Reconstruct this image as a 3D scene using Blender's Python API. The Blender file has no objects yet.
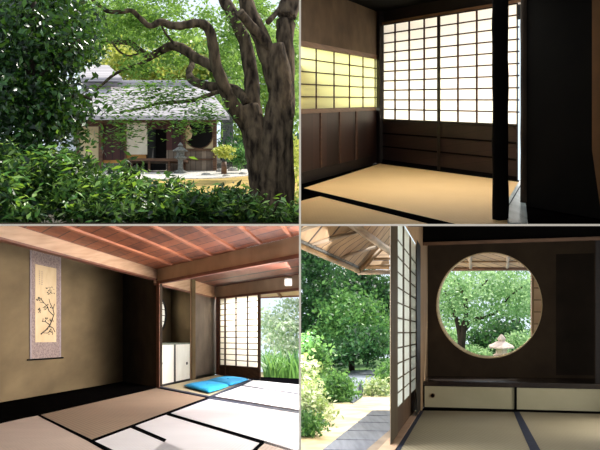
import bpy, bmesh, math, random
import numpy as np
from mathutils import Vector, Matrix

# Four stage-like sets of one Japanese tea house, standing side by side and above
# one another, parted by an upright and a level white board, seen from inside an added black box that blocks daylight.
F = 900.0
SC = bpy.context.scene
COL = SC.collection
random.seed(4)

def lin(c):
    return tuple((v / 12.92 if v <= .04045 else ((v + .055) / 1.055) ** 2.4) for v in (x / 255.0 for x in c))

def P(px, py, Y):
    return Vector(((px - 300) * Y / F, Y, (225 - py) * Y / F))

# ---------------------------------------------------------------- materials
def nt(name):
    m = bpy.data.materials.new(name); m.use_nodes = True
    t = m.node_tree; t.nodes.clear()
    o = t.nodes.new('ShaderNodeOutputMaterial')
    return m, t, o

def mat(name, c1, c2=None, rough=.7, scale=6, stretch=(1, 1, 1), bump=0.0, spec=.3, metal=0.0, detail=6, coord='Object', contrast=(.3, .7)):
    m, t, o = nt(name)
    N = t.nodes.new; L = t.links.new
    b = N('ShaderNodeBsdfPrincipled'); L(b.outputs[0], o.inputs[0])
    b.inputs['Roughness'].default_value = rough; b.inputs['Specular IOR Level'].default_value = spec
    b.inputs['Metallic'].default_value = metal
    if c2 is None: c2 = tuple(int(x * .8) for x in c1)
    tc = N('ShaderNodeTexCoord'); mp = N('ShaderNodeMapping'); mp.inputs['Scale'].default_value = stretch
    L(tc.outputs[coord], mp.inputs[0])
    n = N('ShaderNodeTexNoise'); n.inputs['Scale'].default_value = scale; n.inputs['Detail'].default_value = detail
    L(mp.outputs[0], n.inputs['Vector'])
    r = N('ShaderNodeValToRGB'); r.color_ramp.elements[0].position = contrast[0]; r.color_ramp.elements[1].position = contrast[1]
    r.color_ramp.elements[0].color = (*lin(c2), 1); r.color_ramp.elements[1].color = (*lin(c1), 1)
    L(n.outputs[0], r.inputs[0]); L(r.outputs[0], b.inputs['Base Color'])
    if bump:
        bp = N('ShaderNodeBump'); bp.inputs['Strength'].default_value = bump; bp.inputs['Distance'].default_value = .02
        L(n.outputs[0], bp.inputs['Height']); L(bp.outputs[0], b.inputs['Normal'])
    return m

def boards(name, c1, c2, n, pitch, line=.05, seam=(20, 12, 8), rough=.6, grain=(2, 30, 2), spec=.3):
    """planks laid across the direction n: tone changes from plank to plank, dark seams"""
    m, t, o = nt(name)
    N = t.nodes.new; L = t.links.new
    b = N('ShaderNodeBsdfPrincipled'); L(b.outputs[0], o.inputs[0])
    b.inputs['Roughness'].default_value = rough; b.inputs['Specular IOR Level'].default_value = spec
    g = N('ShaderNodeNewGeometry')
    d = N('ShaderNodeVectorMath'); d.operation = 'DOT_PRODUCT'; v = Vector(n).normalized(); d.inputs[1].default_value = v
    L(g.outputs['Position'], d.inputs[0])
    dv = N('ShaderNodeMath'); dv.operation = 'DIVIDE'; dv.inputs[1].default_value = pitch; L(d.outputs['Value'], dv.inputs[0])
    fr = N('ShaderNodeMath'); fr.operation = 'FRACT'; L(dv.outputs[0], fr.inputs[0])
    fl = N('ShaderNodeMath'); fl.operation = 'FLOOR'; L(dv.outputs[0], fl.inputs[0])
    wn = N('ShaderNodeTexWhiteNoise'); wn.noise_dimensions = '1D'; L(fl.outputs[0], wn.inputs['W'])
    lt = N('ShaderNodeMath'); lt.operation = 'LESS_THAN'; lt.inputs[1].default_value = line; L(fr.outputs[0], lt.inputs[0])
    mp = N('ShaderNodeMapping'); mp.inputs['Scale'].default_value = grain; L(g.outputs['Position'], mp.inputs[0])
    no = N('ShaderNodeTexNoise'); no.inputs['Scale'].default_value = 1.0; no.inputs['Detail'].default_value = 5; L(mp.outputs[0], no.inputs['Vector'])
    av = N('ShaderNodeMath'); av.operation = 'MULTIPLY_ADD'; av.inputs[1].default_value = .45
    L(wn.outputs[0], av.inputs[0]); L(no.outputs[0], av.inputs[2])
    r = N('ShaderNodeValToRGB'); r.color_ramp.elements[0].position = .35; r.color_ramp.elements[1].position = .95
    r.color_ramp.elements[0].color = (*lin(c2), 1); r.color_ramp.elements[1].color = (*lin(c1), 1); L(av.outputs[0], r.inputs[0])
    mx = N('ShaderNodeMix'); mx.data_type = 'RGBA'; L(lt.outputs[0], mx.inputs[0]); L(r.outputs[0], mx.inputs[6]); mx.inputs[7].default_value = (*lin(seam), 1)
    L(mx.outputs[2], b.inputs['Base Color'])
    return m

def tatami(name, c1, c2, n, pitch=.03, rough=.65):
    m, t, o = nt(name)
    N = t.nodes.new; L = t.links.new
    b = N('ShaderNodeBsdfPrincipled'); L(b.outputs[0], o.inputs[0]); b.inputs['Roughness'].default_value = rough; b.inputs['Specular IOR Level'].default_value = .25
    g = N('ShaderNodeNewGeometry')
    outs = []
    for k, (vec, p) in enumerate(((Vector(n).normalized(), pitch), (Vector((n[1], -n[0], 0)).normalized(), pitch * .6))):
        d = N('ShaderNodeVectorMath'); d.operation = 'DOT_PRODUCT'; d.inputs[1].default_value = vec; L(g.outputs['Position'], d.inputs[0])
        mu = N('ShaderNodeMath'); mu.operation = 'MULTIPLY'; mu.inputs[1].default_value = 6.283 / p; L(d.outputs['Value'], mu.inputs[0])
        s = N('ShaderNodeMath'); s.operation = 'SINE'; L(mu.outputs[0], s.inputs[0]); outs.append(s)
    ml = N('ShaderNodeMath'); ml.operation = 'MULTIPLY_ADD'; ml.inputs[1].default_value = .35; ml.inputs[2].default_value = .5
    L(outs[0].outputs[0], ml.inputs[0])
    m2 = N('ShaderNodeMath'); m2.operation = 'MULTIPLY_ADD'; m2.inputs[1].default_value = .15; L(outs[1].outputs[0], m2.inputs[0]); L(ml.outputs[0], m2.inputs[2])
    no = N('ShaderNodeTexNoise'); no.inputs['Scale'].default_value = 2.5; no.inputs['Detail'].default_value = 4; L(g.outputs['Position'], no.inputs['Vector'])
    m3 = N('ShaderNodeMath'); m3.operation = 'MULTIPLY_ADD'; m3.inputs[1].default_value = .5; L(no.outputs[0], m3.inputs[0]); L(m2.outputs[0], m3.inputs[2])
    r = N('ShaderNodeValToRGB'); r.color_ramp.elements[0].position = .1; r.color_ramp.elements[1].position = 1.2 if False else 1.0
    r.color_ramp.elements[0].color = (*lin(c2), 1); r.color_ramp.elements[1].color = (*lin(c1), 1); L(m3.outputs[0], r.inputs[0])
    L(r.outputs[0], b.inputs['Base Color'])
    return m

def leafmat(name, cols, trans=.45, rough=.45, tint=(190, 220, 60)):
    m, t, o = nt(name)
    N = t.nodes.new; L = t.links.new
    g = N('ShaderNodeNewGeometry'); r = N('ShaderNodeValToRGB'); r.color_ramp.interpolation = 'LINEAR'
    while len(r.color_ramp.elements) < len(cols): r.color_ramp.elements.new(.5)
    for i, c in enumerate(cols):
        r.color_ramp.elements[i].position = i / (len(cols) - 1); r.color_ramp.elements[i].color = (*lin(c), 1)
    L(g.outputs['Random Per Island'], r.inputs[0])
    b = N('ShaderNodeBsdfPrincipled'); b.inputs['Roughness'].default_value = rough; b.inputs['Specular IOR Level'].default_value = .35
    L(r.outputs[0], b.inputs['Base Color'])
    tr = N('ShaderNodeBsdfTranslucent')
    mx = N('ShaderNodeMix'); mx.data_type = 'RGBA'; mx.inputs[0].default_value = .45; L(r.outputs[0], mx.inputs[6]); mx.inputs[7].default_value = (*lin(tint), 1)
    L(mx.outputs[2], tr.inputs[0])
    ms = N('ShaderNodeMixShader'); ms.inputs[0].default_value = trans; L(b.outputs[0], ms.inputs[1]); L(tr.outputs[0], ms.inputs[2]); L(ms.outputs[0], o.inputs[0])
    return m

def paper(name, c, trans=.8):
    m, t, o = nt(name)
    N = t.nodes.new; L = t.links.new
    d = N('ShaderNodeBsdfDiffuse'); d.inputs[0].default_value = (*lin(c), 1)
    tr = N('ShaderNodeBsdfTranslucent'); tr.inputs[0].default_value = (*lin(c), 1)
    ms = N('ShaderNodeMixShader'); ms.inputs[0].default_value = trans; L(d.outputs[0], ms.inputs[1]); L(tr.outputs[0], ms.inputs[2]); L(ms.outputs[0], o.inputs[0])
    return m

# ---------------------------------------------------------------- object helpers
ORG = {}
QUAD = [None]          # which of the four sets is being built: (sign x, sign z)
MG = .0072

def clip(bm):
    if QUAD[0] is None: return
    sx, sz = QUAD[0]
    for ax, s in ((0, sx), (2, sz)):
        if not bm.verts: return
        vals = [v.co[ax] * s for v in bm.verts]
        if min(vals) >= MG: continue
        if max(vals) <= MG:
            bm.clear(); return
        co = Vector((0, 0, 0)); co[ax] = MG * s
        no = Vector((0, 0, 0)); no[ax] = s
        r = bmesh.ops.bisect_plane(bm, geom=bm.verts[:] + bm.edges[:] + bm.faces[:], plane_co=co, plane_no=no, clear_inner=True)
        cut = [e for e in r['geom_cut'] if isinstance(e, bmesh.types.BMEdge)]
        try: bmesh.ops.holes_fill(bm, edges=cut, sides=0)
        except Exception: pass

def obj(name, bm, m, parent=None, kind=None, smooth=False, label=None):
    clip(bm)
    if not bm.verts:
        bm.free(); return None
    bmesh.ops.recalc_face_normals(bm, faces=bm.faces)
    if parent is None:
        xs = [v.co.x for v in bm.verts]; ys = [v.co.y for v in bm.verts]; zs = [v.co.z for v in bm.verts]
        c = Vector(((min(xs) + max(xs)) / 2, (min(ys) + max(ys)) / 2, min(zs)))
    else: c = ORG[parent.name]
    for v in bm.verts: v.co -= c
    me = bpy.data.meshes.new(name); bm.to_mesh(me); bm.free()
    if smooth: me.polygons.foreach_set('use_smooth', [True] * len(me.polygons))
    me.materials.append(m)
    o = bpy.data.objects.new(name, me); COL.objects.link(o)
    if parent is None: o.location = c
    else: o.parent = parent
    ORG[o.name] = c
    if kind: o['kind'] = kind
    if label: o['label'] = label
    return o

def struct(name, bm, m, parent=None, **k):
    return obj(name, bm, m, parent, kind=None if parent else 'structure', **k)

def tag(o, label, cat, group=None):
    if o is None: return o
    o['label'] = label; o['category'] = cat
    if group: o['group'] = group
    return o

def thing(name, label, cat, loc, group=None):
    o = bpy.data.objects.new(name, None); COL.objects.link(o); o.location = loc; o.empty_display_size = .1
    ORG[o.name] = Vector(loc)
    if label: tag(o, label, cat, group)
    return o

def sempty(name, loc):
    o = thing(name, None, None, loc); o['kind'] = 'structure'; return o

def prism(bm, a, b):
    va = [bm.verts.new(p) for p in a]; vb = [bm.verts.new(p) for p in b]
    n = len(va)
    bm.faces.new(va); bm.faces.new(vb[::-1])
    for i in range(n): bm.faces.new((va[i], vb[i], vb[(i + 1) % n], va[(i + 1) % n]))
    return bm

def tri_prism(bm, a, b):
    prism(bm, a, b)

def box(bm, lo, hi):
    (x0, y0, z0), (x1, y1, z1) = lo, hi
    a = [(x0, y0, z0), (x1, y0, z0), (x1, y1, z0), (x0, y1, z0)]
    return prism(bm, [Vector(p) for p in a], [Vector((p[0], p[1], z1)) for p in a])

def tube(bm, pts, rads, seg=10, jitter=0.0, rng=None):
    rings = []
    up = Vector((.13, .2, 1)).normalized()
    for i, p in enumerate(pts):
        a = pts[max(i - 1, 0)]; b = pts[min(i + 1, len(pts) - 1)]
        d = (b - a)
        if d.length < 1e-6: d = Vector((0, 0, 1))
        d.normalize()
        s = d.cross(up)
        if s.length < .05: s = d.cross(Vector((1, 0, 0)))
        s.normalize(); t = s.cross(d).normalized()
        ring = []
        for k in range(seg):
            an = 2 * math.pi * k / seg
            rr = rads[i] * (1 + (jitter * (rng.random() - .5) * 2 if rng else 0))
            ring.append(bm.verts.new(p + (s * math.cos(an) + t * math.sin(an)) * rr))
        rings.append(ring)
    for i in range(len(rings) - 1):
        for k in range(seg):
            bm.faces.new((rings[i][k], rings[i][(k + 1) % seg], rings[i + 1][(k + 1) % seg], rings[i + 1][k]))
    bm.faces.new(rings[0][::-1]); bm.faces.new(rings[-1])
    return bm

def lathe(bm, c, prof, seg=16, sq=0):
    rings = []
    for r, z in prof:
        rings.append([bm.verts.new(c + Vector((r * math.cos(2 * math.pi * k / seg + sq), r * math.sin(2 * math.pi * k / seg + sq), z))) for k in range(seg)])
    for i in range(len(rings) - 1):
        for k in range(seg): bm.faces.new((rings[i][k], rings[i][(k + 1) % seg], rings[i + 1][(k + 1) % seg], rings[i + 1][k]))
    bm.faces.new(rings[0][::-1]); bm.faces.new(rings[-1])
    return bm

class Room:
    """a level room: its eye line hy in the picture and K = eye height * F"""
    def __init__(s, hy, K): s.hy, s.K = hy, K
    def fl(s, px, py, up=0.0):
        Y = (s.K - up * F) / (py - s.hy)
        return P(px, py, Y)
    def floor(s, bm, pts, up=0.0, th=.04):
        a = [s.fl(x, y, up) for x, y in pts]
        return prism(bm, a, [p - Vector((0, 0, th)) for p in a])
    def hi(s, px, py, c):
        return P(px, py, c / (s.hy - py))
    def high(s, bm, pts, c, th=.04):
        a = [s.hi(x, y, c) for x, y in pts]
        return prism(bm, a, [p + Vector((0, 0, th)) for p in a])

class Wall:
    def __init__(s, room, px, py, vp):
        s.r, s.px, s.py, s.vp = room, px, py, vp
        a, b = s.at(px, py), s.at(px + 20, py)
        d = Vector((b.x - a.x, b.y - a.y, 0)).normalized()
        n = Vector((-d.y, d.x, 0))
        if n.y < 0: n = -n
        s.n = n                       # points away from the viewer
    def base(s, px): return s.r.hy + (s.py - s.r.hy) * (s.vp - px) / (s.vp - s.px)
    def Y(s, px): return s.r.K / (s.base(px) - s.r.hy)
    def at(s, px, py, off=0.0):
        return P(px, py, s.Y(px) - off)
    def c(s, px, py): return (s.r.hy - py) * s.Y(px)
    def slab(s, bm, px0, px1, c0, c1, th=.03, off=0.0, dy=False):
        """c0, c1: heights (from c()); off brings the front face nearer along the sight line"""
        pts = []
        for px, c in ((px0, c0), (px1, c0), (px1, c1), (px0, c1)):
            Y = s.Y(px); py = s.r.hy - c / Y
            pts.append(P(px, py, Y - off))
        v = Vector((0, th, 0)) if dy else s.n * th
        return prism(bm, pts, [p + v for p in pts])

def leaves(name, blobs, n, size, wid, m, parent, seed=1, up=.5, shell=.4, quad=None, kind=None, droop=0.0, win=70, clump=24, spread=1.5):
    rng = np.random.default_rng(seed)
    w = np.array([b[3] * b[4] for b in blobs], float); w /= w.sum()
    nc = max(n // clump, 1)                      # leaves sit in tufts round random twig ends
    idx = rng.choice(len(blobs), nc, p=w)
    u = rng.normal(size=(nc, 3)); u /= np.linalg.norm(u, axis=1)[:, None]
    u *= (rng.random(nc) ** shell * (1 + .22 * rng.normal(size=nc)))[:, None]
    pick = rng.integers(0, nc, n); B = np.array(blobs, float)[idx[pick]]; u = u[pick]; r = np.ones(n)
    Y = B[:, 2]; k = Y / F
    off = u * r[:, None]
    pos = np.stack([(B[:, 0] - 300) * k + off[:, 0] * B[:, 3] * k, Y + off[:, 1] * B[:, 5], (225 - B[:, 1]) * k + off[:, 2] * B[:, 4] * k], 1)
    pos += rng.normal(size=(n, 3)) * np.array([1, 1, .55]) * size * spread
    sx, sz = QUAD[0]
    mgn = MG * .6
    px = 300 + pos[:, 0] * F / pos[:, 1]; py = 225 - pos[:, 2] * F / pos[:, 1]
    ok = (pos[:, 0] * sx > mgn) & (pos[:, 2] * sz > mgn) & (px > -win) & (px < 600 + win) & (py > -win) & (py < 450 + win)
    pos = pos[ok]; n = len(pos)
    if n == 0: return None
    nr = rng.normal(size=(n, 3)); nr /= np.linalg.norm(nr, axis=1)[:, None]
    nr = nr * (1 - up) + np.array([0, -.15, 1.0]) * up; nr /= np.linalg.norm(nr, axis=1)[:, None]
    a = rng.normal(size=(n, 3)); a[:, 2] -= droop; d = a - (a * nr).sum(1)[:, None] * nr; d /= np.linalg.norm(d, axis=1)[:, None]
    s = np.cross(nr, d)
    sz_ = size * (.6 + .8 * rng.random(n))[:, None]; wd = sz_ * wid
    base = pos - d * sz_ * .5; tip = pos + d * sz_ * .5
    l = pos - d * sz_ * .08 + s * wd * .5 + nr * wd * .15; rr = pos - d * sz_ * .08 - s * wd * .5 + nr * wd * .15
    V = np.stack([base, l, tip, rr], 1).reshape(-1, 3)
    V[:, 0] = np.maximum(V[:, 0] * sx, MG) * sx; V[:, 2] = np.maximum(V[:, 2] * sz, MG) * sz
    V = V - np.array(ORG[parent.name])
    me = bpy.data.meshes.new(name)
    me.vertices.add(4 * n); me.vertices.foreach_set('co', V.astype(np.float32).ravel())
    f = np.arange(n)[:, None] * 4 + np.array([[0, 1, 2, 0, 2, 3]]); f = f.reshape(-1)
    me.loops.add(6 * n); me.loops.foreach_set('vertex_index', f.astype(np.int32))
    me.polygons.add(2 * n); me.polygons.foreach_set('loop_start', (np.arange(2 * n) * 3).astype(np.int32))
    me.update(calc_edges=True); me.materials.append(m)
    o = bpy.data.objects.new(name, me); COL.objects.link(o); o.parent = parent; ORG[o.name] = ORG[parent.name]
    if kind: o['kind'] = kind
    return o

def hole_plate(bm, wall, x0, x1, c0, c1, cx, cy, rx, ry, th=.1, off=0.0, seg=48):
    """a wall with an oval opening; outline (x0..x1, heights c0..c1)"""
    outer, inner = [], []
    def yy(px, c): return wall.r.hy - c / wall.Y(px)
    angs = [2 * math.pi * k / seg for k in range(seg)]
    for a in angs:
        ca, sa = math.cos(a), math.sin(a)
        inner.append((cx + rx * ca, cy + ry * sa))
        # ray to the rectangle
        tx = ((x1 - cx) / ca) if ca > 1e-6 else ((x0 - cx) / ca if ca < -1e-6 else 1e9)
        px = cx + ca * 1
        t = tx
        for cc in (c0, c1):
            # solve by iteration along the ray
            lo, hi_ = 0.0, min(tx, 5000)
            f = lambda q: (cy + sa * q) - yy(cx + ca * q, cc)
            if f(lo) * f(hi_) < 0:
                for _ in range(40):
                    mid = (lo + hi_) / 2
                    if f(lo) * f(mid) <= 0: hi_ = mid
                    else: lo = mid
                t = min(t, (lo + hi_) / 2)
        outer.append((cx + ca * t, cy + sa * t))
    # make the four corners exact
    corners = [(x0, yy(x0, c0)), (x1, yy(x1, c0)), (x1, yy(x1, c1)), (x0, yy(x0, c1))]
    for q in corners:
        j = min(range(seg), key=lambda i: (outer[i][0] - q[0]) ** 2 + (outer[i][1] - q[1]) ** 2); outer[j] = q
    def mk(L, back):
        out = []
        for x, y in L:
            p = wall.at(x, y, off)
            if back: p = p + wall.n * th
            out.append(bm.verts.new(p))
        return out
    of, inf, ob, inb = mk(outer, 0), mk(inner, 0), mk(outer, 1), mk(inner, 1)
    for i in range(seg):
        j = (i + 1) % seg
        bm.faces.new((of[i], of[j], inf[j], inf[i])); bm.faces.new((ob[j], ob[i], inb[i], inb[j]))
        bm.faces.new((inf[i], inf[j], inb[j], inb[i])); bm.faces.new((of[j], of[i], ob[i], ob[j]))
    return bm

def disc(bm, wall, cx, cy, rx, ry, off=0.0, th=.02, seg=32, r0=0.0):
    a = []
    for k in range(seg):
        t = 2 * math.pi * k / seg
        a.append(wall.at(cx + rx * math.cos(t), cy + ry * math.sin(t), off))
    if r0 <= 0: return prism(bm, a, [p + wall.n * th for p in a])
    b = []
    for k in range(seg):
        t = 2 * math.pi * k / seg
        b.append(wall.at(cx + rx * r0 * math.cos(t), cy + ry * r0 * math.sin(t), off))
    R = [[bm.verts.new(p) for p in L] for L in (a, b, [p + wall.n * th for p in b], [p + wall.n * th for p in a])]
    for q in range(4):
        A, Bq = R[q], R[(q + 1) % 4]
        for i in range(seg): bm.faces.new((A[i], A[(i + 1) % seg], Bq[(i + 1) % seg], Bq[i]))
    return bm

def BM(): return bmesh.new()

def lattice(wall, xs, cs, x0, x1, c0, c1, wv=.9, wh=.9, off=.03, th=.02):
    """thin bars of a shoji: uprights at xs (px), rails at heights cs"""
    bm = BM()
    for x in xs: wall.slab(bm, x - wv / 2, x + wv / 2, c0, c1, th, off)
    for c in cs:
        d = wh * wall.Y((x0 + x1) / 2) / 2
        wall.slab(bm, x0, x1, c - d, c + d, th, off + .004)
    return bm

def area(name, loc, target, sx, sy, power, col=(1, 1, 1)):
    l = bpy.data.lights.new(name, 'AREA'); l.shape = 'RECTANGLE'; l.size = sx; l.size_y = sy; l.energy = power; l.color = col
    o = bpy.data.objects.new(name, l); COL.objects.link(o); o.location = loc
    d = Vector(target) - Vector(loc); o.rotation_euler = d.to_track_quat('-Z', 'Y').to_euler()
    return o

# ---------------------------------------------------------------- palette
M = {}
M['divider'] = mat('divider_paint', (245, 243, 236), (238, 236, 228), .8, 3)
M['black'] = mat('baffle_black', (14, 14, 15), (10, 10, 11), .9, 3)
M['bark'] = mat('bark', (108, 92, 76), (36, 29, 25), .95, 13, (1, 1, .3), .8, contrast=(.34, .7), spec=.1)
M['bark_dark'] = mat('bark_dark', (60, 50, 40), (28, 23, 20), .9, 9, (1, 1, .3), .5)
M['bg_leaf'] = leafmat('distant_leaf', [(62, 108, 48), (112, 156, 68), (168, 198, 104)], .5, tint=(190, 210, 110))
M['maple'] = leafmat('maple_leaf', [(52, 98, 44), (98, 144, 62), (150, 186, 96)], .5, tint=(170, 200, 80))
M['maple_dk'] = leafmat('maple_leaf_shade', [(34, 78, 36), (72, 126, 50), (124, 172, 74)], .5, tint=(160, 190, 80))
M['yellow_leaf'] = leafmat('yellow_leaf', [(128, 150, 56), (172, 182, 76), (212, 208, 120)], .5, tint=(225, 220, 110))
M['camellia'] = leafmat('camellia_leaf', [(8, 22, 12), (16, 38, 18), (30, 62, 28), (62, 100, 50)], .2, .3, tint=(120, 170, 50))
M['shrub'] = leafmat('shrub_leaf', [(8, 20, 11), (14, 38, 20), (26, 62, 30), (58, 104, 50), (128, 150, 86)], .3, .4, tint=(130, 175, 70))
M['shrub_br'] = leafmat('shrub_leaf_toplit', [(50, 100, 44), (96, 150, 62), (160, 195, 104)], .4, .35)
M['forest'] = leafmat('forest_leaf', [(14, 40, 28), (32, 74, 44), (64, 112, 62)], .35, tint=(120, 170, 90))
M['forest_br'] = leafmat('forest_leaf_bright', [(34, 80, 44), (70, 124, 66), (124, 170, 96)], .4, tint=(150, 195, 100))
M['glare_leaf'] = leafmat('sun_glare_leaf', [(186, 214, 176), (226, 240, 218), (250, 255, 248)], .4)  # near-white leaf colours paint in the glare of the sun
M['pale_leaf'] = leafmat('pale_leaf', [(120, 148, 98), (172, 188, 144), (226, 230, 206)], .3)
M['moss'] = mat('moss_ground', (206, 168, 92), (140, 118, 58), .95, 1.2, bump=.3)
M['mossg'] = mat('green_moss', (92, 130, 60), (50, 84, 40), .95, 2, bump=.3)
M['soil'] = mat('soil', (70, 60, 42), (38, 34, 26), .95, 2, bump=.3)
M['sand'] = mat('sand', (226, 212, 180), (176, 156, 118), .95, 2.2, bump=.2)
M['gravel'] = mat('gravel', (225, 218, 208), (150, 140, 132), .95, 9, bump=.4)
M['stone'] = mat('stone', (124, 122, 116), (70, 70, 66), .9, 14, bump=.5)
M['stone_pink'] = mat('stone_pink', (226, 204, 192), (182, 160, 150), .9, 10, bump=.3)
M['rock'] = mat('rock', (190, 182, 172), (110, 104, 98), .9, 5, bump=.5)
M['slate'] = mat('slate', (132, 140, 150), (84, 92, 104), .8, 3, bump=.3)
M['rooft'] = boards('roof_tiles', (192, 184, 188), (158, 150, 154), (0, 0, 1), .155, .16, (128, 122, 126), .8)
M['cream'] = mat('cream_plaster', (226, 206, 164), (196, 172, 130), .9, 2)
M['door_cream'] = mat('door_cream', (240, 228, 206), (222, 206, 178), .9, 2)
M['white_pl'] = mat('white_plaster', (238, 240, 244), (206, 212, 222), .9, 2)
M['maroon'] = boards('maroon_boards', (84, 46, 40), (48, 24, 22), (1, 0, 0), .3, .08, (24, 12, 12))
M['greywood'] = boards('grey_boards', (142, 122, 104), (96, 80, 68), (1, 0, 0), .22, .08, (50, 40, 34))
M['brownwood'] = mat('brown_wood', (112, 80, 56), (64, 42, 30), .6, 3, (1, 1, 8))
M['ochre_pl'] = mat('ochre_plaster', (196, 142, 80), (160, 108, 60), .9, 2)
M['void'] = mat('dark_interior', (10, 9, 9), (6, 6, 6), .9, 2)
M['plaster2'] = mat('umber_plaster', (104, 86, 66), (76, 62, 48), .95, 3, bump=.1)
M['darkwood'] = mat('dark_wood', (34, 25, 22), (18, 13, 12), .55, 3, (1, 1, 10))
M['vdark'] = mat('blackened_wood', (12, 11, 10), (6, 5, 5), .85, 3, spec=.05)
M['panelwood'] = boards('panel_boards', (60, 38, 32), (30, 20, 17), (.5, -.87, 0), .36, .05, (14, 9, 8))
M['railwood'] = mat('rail_wood', (120, 88, 64), (84, 60, 42), .5, 4, (1, .2, 8))
M['latt2'] = mat('lattice_cedar', (70, 42, 32), (46, 26, 20), .7, 4, spec=.1)
M['paper_y'] = paper('paper_yellow', (250, 248, 215))
M['paper_g'] = paper('paper_grey', (226, 230, 226), .5)
M['paper_w'] = paper('paper_white', (252, 246, 236))
M['tat2'] = tatami('tatami_gold', (232, 196, 140), (206, 168, 114), (.5, .87, 0), .05)
M['bord'] = mat('mat_border_black', (11, 11, 14), (6, 6, 8), .95, 30, spec=0)
M['bordb'] = mat('mat_border_blue', (38, 46, 70), (22, 28, 46), .8, 30)
M['lightpatch'] = mat('painted_light_patch', (168, 182, 186), (122, 138, 144), .35, 5, (3, .4, 1))  # pale colour stands for bluish light on the floor
M['blackfloor'] = mat('black_floor_board', (9, 8, 7), (5, 4, 4), .95, 3, spec=0)
M['tanwall'] = mat('tan_wall', (112, 78, 44), (84, 58, 32), .9, 3)

# ================================================================ dividers, and a black box added to block stray daylight
QUAD[0] = None
bm = BM(); box(bm, (-.0039, 3.5, -1.69), (.0039, 20.0, 1.69)); struct('wall_divider_upright', bm, M['divider'])
bm = BM(); box(bm, (-2.44, 3.5, -.0039), (-.004, 6.0, .0039)); box(bm, (.004, 3.5, -.0039), (2.44, 6.0, .0039)); box(bm, (-2.6, 6.0, -.0039), (-.004, 12.0, .0039)); box(bm, (.004, 6.0, -.0039), (2.6, 12.0, .0039)); struct('wall_divider_level', bm, M['divider'])
def baffle(name, lo, hi):
    bm = BM(); box(bm, lo, hi); struct(name, bm, M['black'])
baffle('wall_baffle_left', (-2.55, -3, -1.75), (-2.45, 6, 1.75)); baffle('wall_baffle_right', (2.45, -3, -1.75), (2.55, 6, 1.75))
baffle('wall_baffle_rear', (-2.55, -3.1, -1.75), (2.55, -3, 1.75)); baffle('floor_baffle', (-2.55, -3, -1.8), (2.55, 6, -1.7)); baffle('ceiling_baffle', (-2.55, -3, 1.7), (2.55, 6, 1.8))

# ================================================================ SET 1: garden and tea house
QUAD[0] = (-1, 1)
R1 = Room(134, 1350.0)
def ground1(name, pts, up, m):
    bm = BM(); R1.floor(bm, pts, up, .05); return struct(name, bm, m)
ground1('ground_garden', [(-60, 320), (-60, 152), (330, 152), (330, 320)], -.02, M['soil'])
bm = BM(); box(bm, (-6.5, 7.0, .0073), (-.008, 16.5, .018)); struct('ground_planting_bed', bm, M['soil'])
ground1('ground_moss', [(110, 200), (60, 181), (120, 173), (236, 173.5), (300, 172), (330, 178), (320, 210)], 0.0, M['moss'])
ground1('ground_gravel', [(60, 178.5), (60, 169), (250, 169), (252, 175), (222, 177.5), (120, 180)], .03, M['gravel'])

def wf(Y, base=None):
    py = R1.hy + R1.K / Y
    return Wall(R1, 0, py, 1e7)
H = wf(36); base1 = H.base(0)
th_ = thing('tea_house', 'low wooden tea house with grey tiled roof and a round window, behind the garden shrubs', 'building', P(150, base1, 36))
def hp(name, x0, x1, y0, y1, m, off=0, th=.08, parent=th_, **k):
    bm = BM(); H.slab(bm, x0, x1, H.c(0, y1), H.c(0, y0), th, off); return obj(name, bm, m, parent, **k)
# roof as a sloping slab rising away from the eave
def roofslab(name, e0, e1, r0, r1, yl, yr, Ye, Yr, m, parent):
    bm = BM(); a = [P(e0, yl, Ye), P(e1, yl, Ye), P(r1, yr, Yr), P(r0, yr, Yr)]
    prism(bm, a, [p - Vector((0, 0, .16)) for p in a]); return obj(name, bm, m, parent)
roofslab('roof', 60, 229.5, 84, 206, 115.8, 85, 34.6, 39.5, M['rooft'], th_)
bm = BM(); tube(bm, [P(82, 84.5, 39.5), P(208, 84.5, 39.5)], [.2, .2], 8); obj('roof_ridge', bm, M['rooft'], th_)
bm = BM(); box(bm, P(60, 119, 34.7), P(229.5, 116.2, 34.8)); obj('eave_board', bm, M['brownwood'], th_)
roofslab('upper_roof', 78, 122, 88, 108, 77.5, 65, 38.5, 42.5, M['rooft'], th_)
bm = BM(); box(bm, P(84, 96, 40), P(118, 76, 40) + Vector((0, 1, 0))); obj('upper_wall', bm, M['white_pl'], th_)
bm = BM(); box(bm, P(108, 85, 39.85), P(117.5, 77, 39.9)); obj('upper_window', bm, M['maroon'], th_)
hp('white_wall', 58, 76.5, 121, 172, M['white_pl'])
hp('plaster_wall', 78.5, 98.5, 126, 160, M['cream'])
hp('wall_boards', 76, 101, 160, 176, M['greywood']); hp('wall_beam', 58, 216, 119, 122.5, M['brownwood'], .12)
hp('wall_beam', 76, 126, 122, 126.5, M['brownwood'], .02)
for a, b in ((76, 78.8), (98.5, 102.5), (124.5, 126), (183.2, 185.4), (213, 216.6)):
    hp('post', a, b, 119, 174.5, M['brownwood'], .15, .12)
hp('wooden_door', 102, 125, 125, 160, M['maroon'], .02)
hp('paper_door', 126, 147, 122, 154.5, M['door_cream'], .02)
hp('ochre_wall', 101, 147, 154.5, 163, M['ochre_pl'], 0)
bm = BM(); H.slab(bm, 146, 167, H.c(0, 163), H.c(0, 120), .1, -2.2); H.slab(bm, 146, 147, H.c(0, 163), H.c(0, 120), 2.2, 0); obj('doorway_interior', bm, M['void'], th_)
hp('door_head', 146, 167, 120, 129, M['maroon'], .02)
hp('wooden_door', 166.5, 184, 122, 150, M['maroon'], .02)
hp('wall_boards', 166.5, 184, 150, 174, M['greywood'], 0)
bm = BM(); hole_plate(bm, H, 184.5, 214, H.c(0, 150), H.c(0, 120), 198.7, 134.5, 13.6, 13.6, .12); obj('round_window_wall', bm, M['cream'], th_)
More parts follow.
